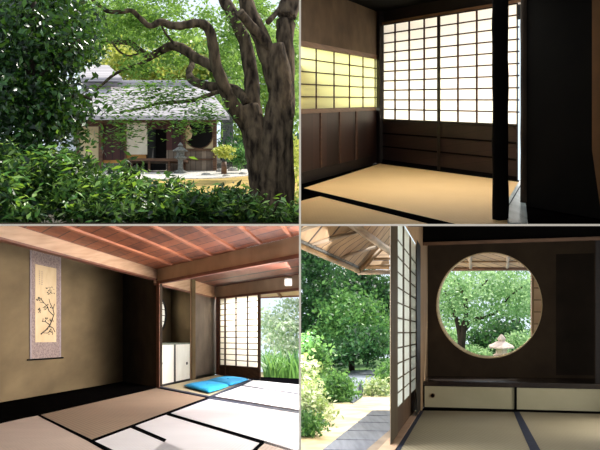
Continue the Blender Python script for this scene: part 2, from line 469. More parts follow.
bm = BM(); disc(bm, H, 198.7, 134.5, 14.6, 14.6, .03, .05, 40, .93); rw = obj('window_ring', bm, M['brownwood'], th_)
bm = BM(); H.slab(bm, 184.5, 214, H.c(0, 150), H.c(0, 120), .1, -.9); obj('window_dark_room', bm, M['void'], th_)
bm = BM(); disc(bm, H, 186.5, 133, 5.6, 8, -.12, .04, 24); obj('window_paper', bm, M['cream'], rw)
hp('sill_rail', 184, 216, 148.5, 150.5, M['brownwood'], .1)
hp('wall_boards', 184.5, 214, 150.5, 173.5, M['greywood'], 0); hp('sill_rail', 184, 216, 158.5, 160, M['brownwood'], .06)
bm = BM(); box(bm, P(124, 161, 34.4), P(184, 158.3, 34.4) + Vector((0, 1.4, 0))); obj('veranda_step', bm, M['brownwood'], th_)
for x in (130, 148, 168, 181):
    bm = BM(); box(bm, P(x, 173.5, 34.6), P(x + 2, 161, 34.6) + Vector((0, .15, 0))); obj('veranda_post', bm, M['brownwood'], th_)
hp('underfloor', 126, 166, 161, 174, M['void'], -.4)

# stone lantern standing before the house
def lantern(px, py_base, py_top, Y, m, label, seg=6, capw=.3):
    b = P(px, py_base, Y); h = (py_base - py_top) * Y / F
    t = thing('stone_lantern', label, 'stone lantern', b)
    def part(n, prof, s=seg):
        bm = BM(); lathe(bm, b, [(r * h, z * h) for r, z in prof], s, .4); obj(n, bm, m, t, smooth=False)
    part('base', [(.22, 0), (.22, .05), (.16, .10), (.12, .12)])
    part('shaft', [(.095, .10), (.08, .25), (.085, .42), (.1, .45)], 12)
    part('platform', [(.1, .44), (.2, .50), (.2, .55), (.15, .57)])
    part('firebox', [(.12, .56), (.135, .58), (.135, .70), (.12, .72)])
    part('roof', [(.10, .70), (capw, .715), (capw, .745), (capw * .7, .79), (.11, .84), (.07, .86)])
    part('finial', [(.05, .85), (.085, .88), (.09, .91), (.06, .95), (.02, 1.0)], 10)
    return t
lantern(180.5, 173.8, 142.5, 33.9, M['stone'], 'grey stone lantern with a wide cap standing before the tea house round window', capw=.25)

# stones
def stone(name, px, py, Y, rx, rz, m, label, group=None, cat='stone', seed=0, ry=None):
    rng = random.Random(seed); bm = BM(); bmesh.ops.create_icosphere(bm, subdivisions=2, radius=1)
    c = P(px, py, Y); k = Y / F; ry = ry or rx * k
    for v in bm.verts:
        f = 1 + rng.uniform(-.14, .14)
        v.co = Vector((v.co.x * rx * k * f, v.co.y * ry * f, max(v.co.z, -.25) * rz * k * f)) + c + Vector((0, 0, .2 * rz * k))
    return tag(obj(name, bm, m, smooth=True), label, cat, group)
for i, (x, y, rx, rz) in enumerate(((221, 172.5, 5, 3.5), (233, 171.5, 6, 4), (243, 175, 4.5, 2.6), (226, 177, 4, 2.5), (206, 175.5, 5, 2.4), (124, 171, 6, 9), (136, 172, 4.5, 6))):
    stone('garden_stone', x, y, R1.K / (y - R1.hy), rx, rz, M['rock'],
          ['pale low stone just right of the tea house corner post', 'largest pale stone right of the tea house', 'pale stone nearest the big tree trunk', 'small pale stone at the edge of the yellow moss',
           'flat stone below the tea house round window', 'tall pale stone before the ochre wall panel', 'lower pale stone beside the tall one before the white paper door'][i], 'pale stones in front of the tea house', seed=i)
bm = BM(); c = P(224, 174, 31); tube(bm, [c, c + Vector((0, 0, .42))], [.1, .09], 10)
tag(obj('wooden_stake', bm, M['brownwood'], smooth=True), 'short brown wooden stake standing right of the tea house', 'stake')

# the big tree
def pathpts(L, Y, dY=0.0):
    n = len(L); pts, rad = [], []
    # catmull-rom
    A = [(x, y, r) for x, y, r in L]; A = [A[0]] + A + [A[-1]]
    tot = (len(A) - 3) * 4
    for i in range(1, len(A) - 2):
        for s in range(4 if i < len(A) - 3 else 5):
            t = s / 4; q = []
            for d in range(3):
                p0, p1, p2, p3 = A[i - 1][d], A[i][d], A[i + 1][d], A[i + 2][d]
                q.append(.5 * (2 * p1 + (p2 - p0) * t + (2 * p0 - 5 * p1 + 4 * p2 - p3) * t * t + (3 * p1 - p0 - 3 * p2 + p3) * t ** 3))
            f = (i - 1 + t) * 4 / max(tot, 1); yy = Y + dY * f
            pts.append(P(q[0], q[1], yy)); rad.append(max(q[2], .3) * yy / F)
    return pts, rad
YT = 13.0
big = thing('maple_tree', 'huge old maple with twisting forked trunk on the right of the garden', 'tree', P(270, 222, YT))
rng = random.Random(2)
bm = BM()
trunks = [
    [(271, 236, 25), (271, 222, 21), (270, 206, 19.5), (271, 190, 18), (271, 170, 17), (273, 150, 17.5), (276, 130, 16), (279, 112, 14), (281, 95, 12.5), (279, 70, 12), (274, 45, 10)],
    [(258, 216, 13), (262, 185, 13), (259, 160, 13), (256, 140, 13.5), (253, 122, 11), (249, 105, 9)],
    [(286, 214, 7), (287, 180, 8), (283, 145, 10), (284, 120, 9)],
]
for T in trunks: p, r = pathpts(T, YT); tube(bm, p, r, 18, .07, rng)
obj('trunk', bm, M['bark'], big, smooth=True)
limbs = [
    ([(277, 90, 9), (270, 62, 9.5), (262, 40, 9), (250, 14, 8), (242, -10, 7)], 0),
    ([(284, 120, 10), (287, 80, 8.5), (285, 45, 9), (286, 22, 10), (291, 0, 10), (295, -14, 9)], .4),
    ([(254, 130, 9), (253, 105, 8.5), (251, 75, 7.5), (246, 45, 7), (236, 22, 6.5), (226, 3, 6), (220, -8, 5)], .6),
    ([(272, 55, 6), (262, 38, 5.5), (250, 25, 5), (240, 12, 4.5)], -.4),
    ([(252, 132, 9), (239, 114, 8), (230, 100, 7), (223, 84, 6.5), (216, 65, 6), (213, 45, 5.5), (208, 28, 5), (197, 23, 4.5), (185, 25, 4.2), (173, 26, 4), (161, 22, 3.5), (150, 26, 3), (141, 19, 2.6), (132, 11, 2.4), (120, 12, 2.2), (107, 11, 2), (94, 1, 1.8), (86, -8, 1.5)], -1.2),
    ([(220, 72, 5.5), (208, 64, 5), (195, 57, 5), (183, 49, 5), (172, 46, 4.6), (160, 51, 4), (150, 56, 3.6), (139, 50, 3.4), (131, 43, 3), (119, 42, 2.6), (106, 41, 2)], .8),
    ([(248, 104, 5), (236, 90, 5), (218, 88, 5), (203, 85, 4.8), (192, 80, 4.4), (189, 72, 3.5), (192, 64, 3), (191, 52, 2.5)], 1.5),
    ([(222, 91, 2.4), (206, 96, 2.2), (195, 100, 2), (178, 102, 1.8), (160, 103, 1.6), (143, 108, 1.3), (120, 112, 1)], .5),
    ([(152, 58, 1.8), (138, 65, 1.7), (125, 69, 1.6), (112, 76, 1.5), (104, 83, 1.3), (95, 91, 1)], -.5),
    ([(268, 22, 3), (277, 12, 2.5), (284, 2, 2.2)], .5),
    ([(176, 46, 1.5), (166, 34, 1.2), (160, 22, 1)], .2), ([(112, 42, 1), (120, 52, 1), (130, 56, 1), (140, 53, 1)], .2),
]
for L, dY in limbs:
    bm = BM(); p, r = pathpts(L, YT, dY); tube(bm, p, r, 10, .10, rng); obj('limb', bm, M['bark'], big, smooth=True)
mb = [(130, 12, 13, 40, 16, 2.0), (170, 8, 14, 40, 12, 2), (98, 26, 12.6, 28, 18, 1.6), (150, 36, 14, 32, 10, 1.6), (205, 12, 14.5, 20, 14, 2), (230, 40, 14.5, 18, 24, 1.5), (228, 68, 14.6, 14, 14, 1.5),
      (150, 92, 12.4, 42, 6, 1.6), (185, 93, 12.2, 24, 6, 1.2), (120, 104, 12.4, 28, 6, 1.2), (155, 114, 11.8, 34, 4, 1.0), (182, 121, 11.6, 22, 4, .9), (130, 120, 12, 24, 5, 1), (150, 132, 11.6, 16, 4, .8), (118, 136, 12, 12, 4, .8),
      (205, 110, 12, 14, 5, 1), (172, 60, 14.5, 26, 14, 1.6), (262, 10, 14.8, 16, 16, 1.5), (140, 66, 13, 18, 12, 1.4), (198, 130, 11.6, 10, 3, .6)]
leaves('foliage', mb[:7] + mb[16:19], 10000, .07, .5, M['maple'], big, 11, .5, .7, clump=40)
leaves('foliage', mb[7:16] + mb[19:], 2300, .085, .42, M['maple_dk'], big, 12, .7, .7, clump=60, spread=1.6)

def treething(name, label, cat, px, py, Y, blobs, n, size, wid, m, seed, trunk=None, bark='bark_dark', up=.25, shell=.45, group=None, win=70, clump=24, spread=1.5):
    t = thing(name, label, cat, P(px, py, Y), group)
    if trunk:
        bm = BM(); rg = random.Random(seed)
        for T in trunk: p, r = pathpts(T, Y); tube(bm, p, r, 8, .08, rg)
        obj('trunk', bm, M[bark], t, smooth=True)
    leaves('foliage', blobs, n, size, wid, m, t, seed, up, shell, win=win, clump=clump, spread=spread)
    return t

# left dark evergreen
treething('camellia_tree', 'dense dark evergreen tree filling the left of the garden', 'tree', 20, 215, 10.2,
    [(10, 20, 10.4, 42, 42, 1), (40, 10, 10.6, 40, 30, 1), (-5, 70, 10.2, 50, 45, 1), (45, 50, 10.2, 42, 36, .9), (20, 110, 10, 55, 40, .9), (52, 95, 10.4, 34, 32, .7), (72, 56, 10.6, 14, 12, .6), (56, 128, 10.2, 20, 16, .6), (74, 98, 10.4, 12, 8, .5), (10, 150, 10, 50, 30, .8), (60, 22, 10.9, 34, 30, .8)],
    17000, .085, .5, M['camellia'], 21, [[(22, 223, 9), (25, 180, 8), (28, 120, 6), (30, 60, 5), (34, 0, 3)], [(26, 140, 4), (50, 110, 3), (75, 95, 2), (92, 100, 1)], [(28, 90, 3.5), (55, 60, 2.5), (80, 40, 1.5)]], shell=.5)
# foreground shrubs
sh = [
    ('leafy green shrub at the bottom left corner of the garden', 20, 9.0, [(5, 200, 9, 36, 30, .6), (36, 178, 9.3, 30, 24, .5), (30, 212, 8.7, 26, 14, .4), (12, 160, 9.4, 20, 12, .4)], 'shrub', 5200),
    ('dark glossy shrub left of centre before the cream wall', 80, 9.3, [(72, 198, 9.3, 30, 26, .6), (90, 188, 9.6, 18, 15, .5), (58, 170, 9.4, 18, 18, .5), (98, 210, 8.9, 22, 13, .4), (80, 168, 9.5, 10, 8, .3)], 'shrub', 5000),
    ('shrub with top light in its leaf colour before the white paper door', 135, 9.0, [(132, 212, 9, 28, 14, .5), (118, 192, 9.2, 15, 9, .5), (150, 200, 9.3, 15, 9, .4), (126, 176, 9.4, 7, 9, .3), (140, 188, 9.3, 8, 7, .3)], 'shrub', 3000),
    ('low shrub below the stone lantern', 178, 9.1, [(178, 213, 9.1, 26, 12, .5), (168, 198, 9.3, 12, 7, .4), (190, 202, 9, 12, 7, .3), (176, 186, 9.3, 6, 8, .3)], 'shrub', 2200),
    ('low shrub along the edge of the yellow moss ground', 222, 9.3, [(218, 213, 9.3, 26, 12, .5), (240, 204, 9.4, 18, 8, .4), (205, 201, 9.2, 10, 7, .3), (228, 196, 9.3, 10, 5, .3)], 'shrub', 2400),
    ('small shrub growing at the foot of the big maple trunk', 262, 9.6, [(254, 218, 9.6, 22, 7, .4), (290, 216, 9.8, 14, 9, .4)], 'shrub', 1100),
]
for i, (lab, px, Y, bl, m, n) in enumerate(sh):
    bl = [(a, b, c, d, e, f) for a, b, c, d, e, f in bl]
    trs = [[(px + dx * .2, 232, 1.2), (px + dx * .6, 212, 1), (px + dx, 188 + abs(dx) * .3, .6)] for dx in (-22, -8, 9, 20)]
    t = treething('garden_shrub', lab, 'shrub', px, 226, Y, bl, n, .088, .36, M[m], 30 + i, trs, shell=.55, spread=.95, group='shrubs along the front of the garden')
    top = [(a, b - e * .55, c - f * .4, d * .8, e * .35, f * .6) for a, b, c, d, e, f in bl]
    leaves('toplit_leaves', top, int(n * .07), .10, .36, M['shrub_br'], t, 50 + i, .6, .8, kind='stuff')  # brighter leaves on the tops paint in light from above
# bright single sprigs rising over the shrubs
for i, (x, y) in enumerate(((118, 150), (128, 163), (190, 182), (205, 172), (60, 214), (80, 221), (120, 216), (150, 176))):
    pass
# backdrop trees
treething('yellow_tree', 'yellow-green tree glowing behind the tea house roof', 'tree', 150, 140, 50, [(150, 70, 50, 36, 16, 3), (190, 70, 51, 24, 18, 3), (128, 62, 50, 20, 12, 3)], 6000, .28, .6, M['yellow_leaf'], 61, [[(150, 140, 3), (150, 90, 2)]])
treething('broadleaf_tree', 'tall green tree behind the tea house, top left', 'tree', 90, 150, 54, [(60, 30, 54, 50, 40, 4), (110, 30, 55, 34, 34, 4), (30, 90, 54, 50, 50, 4), (130, 30, 56, 34, 22, 4)], 6800, .34, .6, M['bg_leaf'], 62, [[(90, 150, 4), (90, 60, 2)]], group='green trees behind the tea house')
treething('broadleaf_tree', 'green tree showing between the maple limbs behind the roof', 'tree', 220, 150, 52, [(225, 64, 52, 34, 26, 4), (218, 95, 50, 24, 16, 3), (195, 42, 55, 20, 12, 4), (250, 40, 53, 24, 36, 4)], 6000, .32, .6, M['bg_leaf'], 63, [[(225, 160, 5), (225, 70, 3)]], group='green trees behind the tea house')
treething('broadleaf_tree', 'grey-trunked tree right behind the tea house corner', 'tree', 228, 160, 44, [(232, 105, 44, 22, 16, 3), (244, 120, 45, 18, 14, 2), (290, 100, 46, 18, 40, 3), (290, 40, 46, 16, 40, 3), (250, 140, 47, 26, 14, 2)], 5200, .26, .6, M['bg_leaf'], 64, [[(228, 163, 6), (228, 130, 5.5), (227, 100, 5), (226, 70, 4)]], bark='stone', group='green trees behind the tea house')
treething('broadleaf_tree', 'dense green tree seen between the forks of the big maple trunk', 'tree', 265, 160, 30, [(268, 90, 30, 20, 26, 1.4), (292, 60, 31, 14, 40, 1.4), (262, 60, 30, 12, 20, 1)], 4500, .15, .6, M['bg_leaf'], 69, [[(268, 175, 3), (268, 100, 2)]], group='green trees behind the tea house')
treething('clipped_shrub', 'small yellow shrub right of the tea house corner', 'shrub', 222, 165, 33, [(223, 152, 33, 8, 8, .4)], 1000, .10, .5, M['yellow_leaf'], 65, spread=.8)
treething('clipped_shrub', 'rounded green shrub beside the small yellow one', 'shrub', 240, 168, 34, [(240, 156, 34, 11, 9, .5)], 1500, .11, .5, M['forest_br'], 66, spread=.9)
treething('clipped_shrub', 'bright shrub at the right edge beyond the big trunk', 'shrub', 296, 180, 26, [(297, 160, 26, 8, 26, .6), (298, 200, 20, 8, 12, .6)], 1500, .12, .5, M['yellow_leaf'], 67)
treething('hedge', 'dark hedge behind the clipped shrubs', 'hedge', 260, 165, 40, [(255, 150, 40, 34, 12, 1.2), (292, 150, 40, 14, 14, 1.2)], 3500, .2, .5, M['forest'], 68)

# ================================================================ SET 2: room with bright paper screens
QUAD[0] = (1, 1)
R2 = Room(100, 800.0)
WL = Wall(R2, 378, 163.3, 611); WB = Wall(R2, 378, 163.3, -79)
bm = BM(); R2.floor(bm, [(285, 188), (378, 162.6), (660, 206), (660, 290), (285, 290)], -.01, .06); struct('floor_tearoom', bm, M['blackfloor'])
lc = lambda y: WL.c(376, y); bc = lambda y: WB.c(380, y)
top2 = WL.c(378, 11)
bm = BM(); WL.slab(bm, 298, 377.5, lc(55.5), top2, .08); struct('wall_left', bm, M['plaster2'])
bm = BM(); WL.slab(bm, 298, 377.5, lc(58.8), lc(54.8), .1, .05); struct('trim_1', bm, M['railwood'])
w1 = sempty('window_1', WL.at(340, 100))
bm = BM(); WL.slab(bm, 298, 376.5, lc(107.2), lc(58.8), .01, -.02); obj('paper', bm, M['paper_y'], w1)
cs = [lc(58.8) + (lc(107.2) - lc(58.8)) * k / 5 for k in range(6)]
bm = lattice(WL, [316.5, 334.3, 349.7, 363.2, 375.3], cs, 298, 376.5, lc(107.2), lc(58.8), .9, .9, .0); obj('lattice', bm, M['latt2'], w1)
bm = BM(); WL.slab(bm, 298, 376, lc(110.5), lc(107), .1, .06); obj('sill', bm, M['railwood'], w1)
M['wains'] = boards('wainscot_boards', (60, 38, 32), (34, 22, 19), (WL.n.y, -WL.n.x, 0), .55, .03, (22, 14, 12), .5, (4, 4, .6))
bm = BM(); WL.slab(bm, 298, 377, WL.base(0) * 0 + -R2.K, lc(110), .06, .0); struct('wall_wainscot', bm, M['wains'])
bm = BM()
for x in (321.5, 340.5, 357): WL.slab(bm, x - .8, x + .8, -R2.K, lc(110), .03, .04)
struct('trim_2', bm, M['battens2'] if 'battens2' in M else M.setdefault('battens2', mat('batten_dark_wood', (86, 60, 46), (62, 42, 32), .6, 4, (1, .2, 8))))
bm = BM(); WL.slab(bm, 298, 373, -R2.K, WL.c(372, 156), .05, .06); struct('baseboard_left', bm, M['darkwood'])
# corner post
bm = BM(); WB.slab(bm, 374.5, 379.6, -R2.K, top2, .1, .12); struct('trim_3', bm, M['darkwood'])
# back wall: dark lintel and wall over the screens
bm = BM(); WB.slab(bm, 378, 660, bc(22.5), top2, .1, -.02); struct('wall_rear', bm, M['darkwood'])
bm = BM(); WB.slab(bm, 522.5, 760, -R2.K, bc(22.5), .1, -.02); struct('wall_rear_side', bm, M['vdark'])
bm = BM(); WB.slab(bm, 378, 521, bc(25), bc(22.6), .1, .04); struct('trim_4', bm, M['railwood'])
def shoji2(name, x0, x1, xs, stile_l, stile_r, gap=0):
    d = sempty(name, WB.at((x0 + x1) / 2, 163))
    bm = BM(); WB.slab(bm, x0, x1, bc(118.6), bc(25), .008, -.02, True); obj('paper', bm, M['paper_w'], d)
    cs = [bc(25) + (bc(118.6) - bc(25)) * k / 10 for k in range(1, 10)]
    bm = lattice(WB, xs, cs, x0, x1, bc(118.6), bc(25), 1.15, 1.15, .0); obj('lattice', bm, M['latt2'], d)
    bm = BM(); WB.slab(bm, x0 + gap, stile_l, -R2.K, bc(25), .02, .03, True); WB.slab(bm, stile_r, x1, -R2.K, bc(25), .02, .03, True)
    WB.slab(bm, x0 + gap, x1, bc(120.6), bc(118.6), .02, .025, True); WB.slab(bm, x0 + gap, x1, bc(26), bc(25), .02, .025, True); obj('frame', bm, M['darkwood'], d)
    bm = BM(); WB.slab(bm, x0 + gap, x1, -R2.K, bc(120), .02, .0, True); lp = obj('lower_panel', bm, M['wains2'], d)
    bm = BM()
    for y in (133, 146): WB.slab(bm, x0 + gap, x1, bc(y + .6), bc(y - .6), .02, .02, True)
    WB.slab(bm, x0 + gap, x1, -R2.K, bc(159), .02, .025, True)
    obj('panel_rail', bm, M['vdark'], lp)
M['wains2'] = boards('screen_panel_boards', (46, 30, 28), (26, 17, 16), (0, 0, 1), .12, .04, (18, 11, 10), .5, (3, 3, 10))
shoji2('door_1', 379.6, 438.9, [394.7, 408.8, 423.8], 380.4, 437.2, 1.6)
shoji2('door_2', 438.9, 518, [457.5, 476.3, 495.5], 440.4, 516.9)
bm = BM(); WB.slab(bm, 380, 521, -R2.K - 6, WB.c(380, 162.2), .1, .06); struct('trim_5', bm, M['vdark'])
# wing wall and right side wall, ceiling
wing = Wall(R2, 525, 206, -79)
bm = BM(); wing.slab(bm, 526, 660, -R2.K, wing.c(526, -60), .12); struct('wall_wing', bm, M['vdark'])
rt = Wall(R2, 600, 209, 560)
bm = BM(); a = [P(592, 150, 6.6), P(592, -60, 6.6), P(640, -60, 6.1), P(640, 290, 6.1), P(600.5, 209, 6.5)]
prism(bm, a, [p + Vector((.1, .02, 0)) for p in a]); struct('wall_right', bm, M['tanwall'])
cz = R2.hy - 0
a = [WL.at(290, R2.hy - top2 / WL.Y(290)), WL.at(378, 11) + WB.n * .1 + Vector((.6, 3.0, .4)), WB.at(780, R2.hy - top2 / WB.Y(780)) + WB.n * 3.0, P(700, R2.hy - top2 / 6.0, 6.0), P(290, R2.hy - top2 / 6.0, 6.0)]  # rear edge stretched out of view to keep sun from the slit
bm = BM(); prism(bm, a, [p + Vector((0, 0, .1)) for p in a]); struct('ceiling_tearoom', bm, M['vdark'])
# outer shell keeping daylight out at the side
bm = BM(); a = [Vector((2.6, 6, -.1)), Vector((2.75, 6, -.1)), Vector((3.9, 9.2, -.1)), Vector((3.75, 9.2, -.1))]; prism(bm, a, [p + Vector((0, 0, 3.2)) for p in a]); struct('wall_outer', bm, M['vdark'])
# posts
bm = BM(); rg = random.Random(8)
c = R2.fl(500.3, 222, 0); tube(bm, [c + Vector((math.sin(i) * .002, 0, i * .12)) for i in range(16)], [.058 + .002 * math.sin(i * 1.7) for i in range(16)], 16, .03, rg)
tag(obj('wooden_post', bm, M['vdark'], smooth=True), 'thick round blackened post standing on the tatami before the paper screens', 'post')
bm = BM(); c = wing.at(524.5, wing.base(524)) ; tube(bm, [c + Vector((0, 0, i * .15)) for i in range(15)], [4 * c.y / F] * 15, 14, .06, rg)
tag(obj('wooden_post', bm, M['bark_dark'], smooth=True), 'rough bark-covered post at the edge of the dark wing wall', 'post')
# mats
def mat_thing(R, pts, m, label, borders, group, bcol='bord', up=0.02, lbl=None):
    c = R.fl(sum(p[0] for p in pts) / len(pts), sum(p[1] for p in pts) / len(pts), 0)
    t = thing('tatami_mat', label, 'tatami mat', c, group)
    bm = BM(); R.floor(bm, pts, up, .03); obj('woven_surface', bm, m, t)
    for q in borders:
        bm = BM(); R.floor(bm, q, up + .003, .033); obj('cloth_border', bm, M[bcol], t)
    return t
mat_thing(R2, [(303, 188.3), (380, 163.7), (519, 182.0), (508, 229.5), (499, 235)], M['tat2'], 'large golden tatami mat in front of the paper screen doors', [[(301, 188.6), (303.5, 188), (500, 234.4), (497, 242)]], 'golden tatami mats')
mat_thing(R2, [(290, 203.6), (320.5, 196), (470, 232.5), (450, 250), (290, 250)], M['tat2'], 'near golden tatami mat cut by the lower edge, beyond the black border', [[(320, 196), (322, 193.3), (480, 231.5), (478, 236)]], 'golden tatami mats')
bm = BM(); R2.floor(bm, [(507.5, 222.2), (507.5, 200), (521.5, 177.5), (523.2, 180), (528, 224)], .03, .02); fb = tag(obj('floor_light_patch', bm, M['lightpatch']), 'pale grey-blue tapering patch of painted light on the floor beside the thick post', 'board')  # thin slab coloured as a patch of bluish light
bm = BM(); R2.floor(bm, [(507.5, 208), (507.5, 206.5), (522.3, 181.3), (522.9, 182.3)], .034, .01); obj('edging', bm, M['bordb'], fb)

# ================================================================ SET 3: long room with scroll and blue cushions
QUAD[0] = (-1, -1)
R3 = Room(338, 812.0)
M['plaster3'] = mat('olive_plaster', (118, 100, 72), (92, 77, 54), .95, 2.2, (1, .3, 1), .1)
M['plaster3b'] = mat('olive_plaster_pale', (188, 162, 134), (160, 136, 110), .95, 1.6)
M['recess'] = mat('recess_plaster', (70, 58, 46), (44, 36, 28), .95, 1.6)
M['cedar'] = mat('cedar_pale', (206, 172, 142), (180, 144, 114), .55, 4, (1, .3, 6))
M['cedar_rd'] = mat('cedar_red', (132, 80, 60), (96, 56, 42), .55, 4, (1, .3, 6))
M['ceil3'] = boards('ceiling_boards', (160, 94, 64), (90, 50, 36), (900, 435, 0), .27, .08, (50, 24, 18), .5, (12, 2, 2))
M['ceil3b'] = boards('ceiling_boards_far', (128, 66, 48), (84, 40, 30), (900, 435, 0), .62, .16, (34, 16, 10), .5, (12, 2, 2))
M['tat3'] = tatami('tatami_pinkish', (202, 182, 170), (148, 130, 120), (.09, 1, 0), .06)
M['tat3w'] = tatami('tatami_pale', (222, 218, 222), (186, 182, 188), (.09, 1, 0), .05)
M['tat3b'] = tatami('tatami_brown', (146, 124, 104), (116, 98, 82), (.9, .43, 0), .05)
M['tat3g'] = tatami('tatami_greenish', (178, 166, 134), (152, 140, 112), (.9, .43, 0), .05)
M['blue'] = mat('blue_fabric', (24, 158, 212), (14, 134, 192), .85, 3)
M['fabric'] = None
WA = Wall(R3, 0, 402.5, 378); WR = Wall(R3, 123, 381.6, -135); WF = Wall(R3, 157, 387.5, 378); WH = Wall(R3, 157, 387.5, -135)
WB3 = Wall(R3, 216, 374.6, -135)
c1 = WH.c(157, 269); c2 = WF.c(216, 287.2)
bm = BM(); R3.floor(bm, [(-60, 470), (-60, 410), (110, 370), (330, 380), (330, 470)], -.03, .05); struct('floor_long_room', bm, M['bord'])
bm = BM(); WA.slab(bm, -40, 123, -R3.K, WA.c(0, 215), .1); struct('wall_left_plaster', bm, M['plaster3'])
bm = BM(); WR.slab(bm, 122.7, 157, -R3.K, WR.c(123, 262), .1); struct('wall_recess', bm, M['recess'])
a = [(-40, WF.base(-40)), (157, 387.5), (123, 381.8), (-40, WA.base(-40))]
bm = BM(); R3.floor(bm, a, .03, .05); tag(obj('alcove_floor_board', bm, M['blackfloor']), 'long glossy black floor board of the alcove below the hanging scroll', 'board')
bm = BM(); WF.slab(bm, -40, 157.5, WF.c(157, 279), WF.c(157, 268.6), .12); struct('trim_7', bm, M['cedar'])
bm = BM(); WF.slab(bm, -40, 157.5, WF.c(157, 280.2), WF.c(157, 278.8), .12, .02); WF.slab(bm, -40, 157.5, WF.c(157, 269.2), WF.c(157, 267.6), .12, .02); struct('trim_8', bm, M['cedar_rd'])
bm = BM(); WH.slab(bm, 156.6, 330, WH.c(157, 281.4), c1, .12); struct('wall_over_opening', bm, M['plaster3b'])
bm = BM(); WH.slab(bm, 156.6, 330, WH.c(157, 284), WH.c(157, 281.2), .14, .03); struct('trim_9', bm, M['cedar_rd'])
bm = BM(); WH.slab(bm, 156.4, 159.2, -R3.K, WH.c(157, 281), .06, .06, True); tag(obj('wooden_post', bm, M['cedar_rd']), 'slim reddish square post where the black alcove board ends', 'post')
# ceilings
yc = lambda px, vp, x0, y0: 338 + (y0 - 338) * (vp - px) / (vp - x0)
bm = BM(); R3.high(bm, [(156, 269), (330, yc(330, -135, 157, 269)), (330, 180), (-75, 180), (-75, yc(-75, 378, 157, 269))], c1, .05)
ceil = struct('ceiling_red_boards', bm, M['ceil3'])
for p in (172, 191.3, 211.5, 234.5, 261, 291, 325):
    y0 = yc(p, -135, 157, 269); bm = BM()
    q = lambda x, y, k: (378 + (x - 378) * k, 338 + (y - 338) * k)
    k2 = (338 - 180) / (338 - y0)
    R3.high(bm, [(p - 1.3, yc(p - 1.3, -135, 157, 269)), (p + 1.3, yc(p + 1.3, -135, 157, 269)), q(p + 1.3, y0, k2), q(p - 1.3, y0, k2)], c1 - 26, .03)
    struct('ceiling_batten', bm, M['cedar_rd'] if False else M['batten'] if 'batten' in M else M.setdefault('batten', mat('batten_wood', (196, 130, 98), (164, 98, 70), .5, 4, (1, .3, 6))), ceil)
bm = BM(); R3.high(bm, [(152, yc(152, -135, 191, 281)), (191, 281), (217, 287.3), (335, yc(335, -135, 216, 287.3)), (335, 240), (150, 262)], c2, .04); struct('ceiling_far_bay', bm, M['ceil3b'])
# back wall, its sliding screen and the opening to the garden
bm = BM(); WB3.slab(bm, 215, 330, WB3.c(216, 297.4), c2, .1); struct('wall_far', bm, M['plaster3b'])
bm = BM(); WB3.slab(bm, 216, 330, WB3.c(216, 299.4), WB3.c(216, 297.2), .12, .03); struct('trim_10', bm, M['cedar_rd'])
bm = BM(); WB3.slab(bm, 216, 218.6, -R3.K, WB3.c(216, 298), .12, .06); struct('trim_11', bm, M['cedar_rd'])
d3 = sempty('door_3', WB3.at(238, 377)); b3 = lambda y: WB3.c(219, y)
M['latt3'] = mat('lattice_brown', (84, 64, 58), (60, 44, 40), .7, 4, spec=.1)
bm = BM(); WB3.slab(bm, 218.6, 258.6, b3(366), b3(298.6), .01, -.02); obj('paper', bm, M['paper_w'], d3)
cs = [b3(298.8) + (b3(365) - b3(298.8)) * k / 12 for k in range(1, 12)]
bm = lattice(WB3, [224.7, 235.7, 247.3], cs, 218.6, 258.6, b3(365), b3(298.8), .9, .8, .02); obj('lattice', bm, M['latt3'], d3)
bm = BM(); WB3.slab(bm, 218.6, 219.6, -R3.K, b3(298.6), .03, .04); WB3.slab(bm, 257.6, 259.6, -R3.K, b3(298.6), .03, .04); WB3.slab(bm, 224.1, 225.2, -R3.K, b3(298.6), .03, .04); WB3.slab(bm, 218.6, 258.6, b3(366), b3(364.6), .03, .035); obj('frame', bm, M['brownwood'], d3)
bm = BM(); WB3.slab(bm, 218.6, 258.6, -R3.K, b3(365), .02, 0.0); obj('lower_panel', bm, M['brownwood'], d3)
# wall along the left of the far bay
bm = BM(); WF.slab(bm, 194, 216.5, -R3.K, WF.c(216, 298), .08); struct('wall_bay', bm, M['greypl'] if 'greypl' in M else M.setdefault('greypl', mat('grey_plaster', (108, 98, 90), (84, 74, 68), .8, 2)))
bm = BM(); WF.slab(bm, 158, 216.5, WF.c(216, 298), c2, .08, .0); struct('wall_bay_upper', bm, M['cedar'])
bm = BM(); WF.slab(bm, 158, 216.5, WF.c(216, 299), WF.c(216, 297.6), .08, .02); struct('trim_12', bm, M['cedar_rd'])
bm = BM(); WF.slab(bm, 190.2, 193.6, -R3.K, c2, .05, .04, True); tag(obj('wooden_post', bm, M['postc'] if 'postc' in M else M.setdefault('postc', mat('post_cedar', (160, 124, 92), (130, 98, 72), .6, 4, (1, 1, .3)))), 'slim pale cedar post at the end of the low white cupboard', 'post')
bm = BM(); WF.slab(bm, 194.3, 217, -R3.K, WF.c(216, 372), .05, .02); struct('baseboard_bay', bm, M['darkwood'])
WN = Wall(R3, 191, 379.8, -135); WW = Wall(R3, 171, 377.2, 378)
bm = BM(); WN.slab(bm, 170.5, 192, -R3.K, WN.c(171, 280), .08); struct('wall_nook_side', bm, M['plaster3'])
bm = BM(); hole_plate(bm, WW, 150, 171.3, WW.c(171, 345), WW.c(171, 283), 158.8, 314.7, 7.8, 17.6, .08); struct('wall_nook', bm, M['plaster3'])
w2 = sempty('window_2', WW.at(159, 332))
bm = BM(); disc(bm, WW, 158.8, 314.7, 8.4, 18.4, -.12, .01, 30); obj('paper', bm, M['paper_w'], w2)
bm = BM(); disc(bm, WW, 158.8, 314.7, 8.2, 18.1, .02, .04, 36, .93); obj('ring', bm, M['darkwood'], w2)
bm = BM()
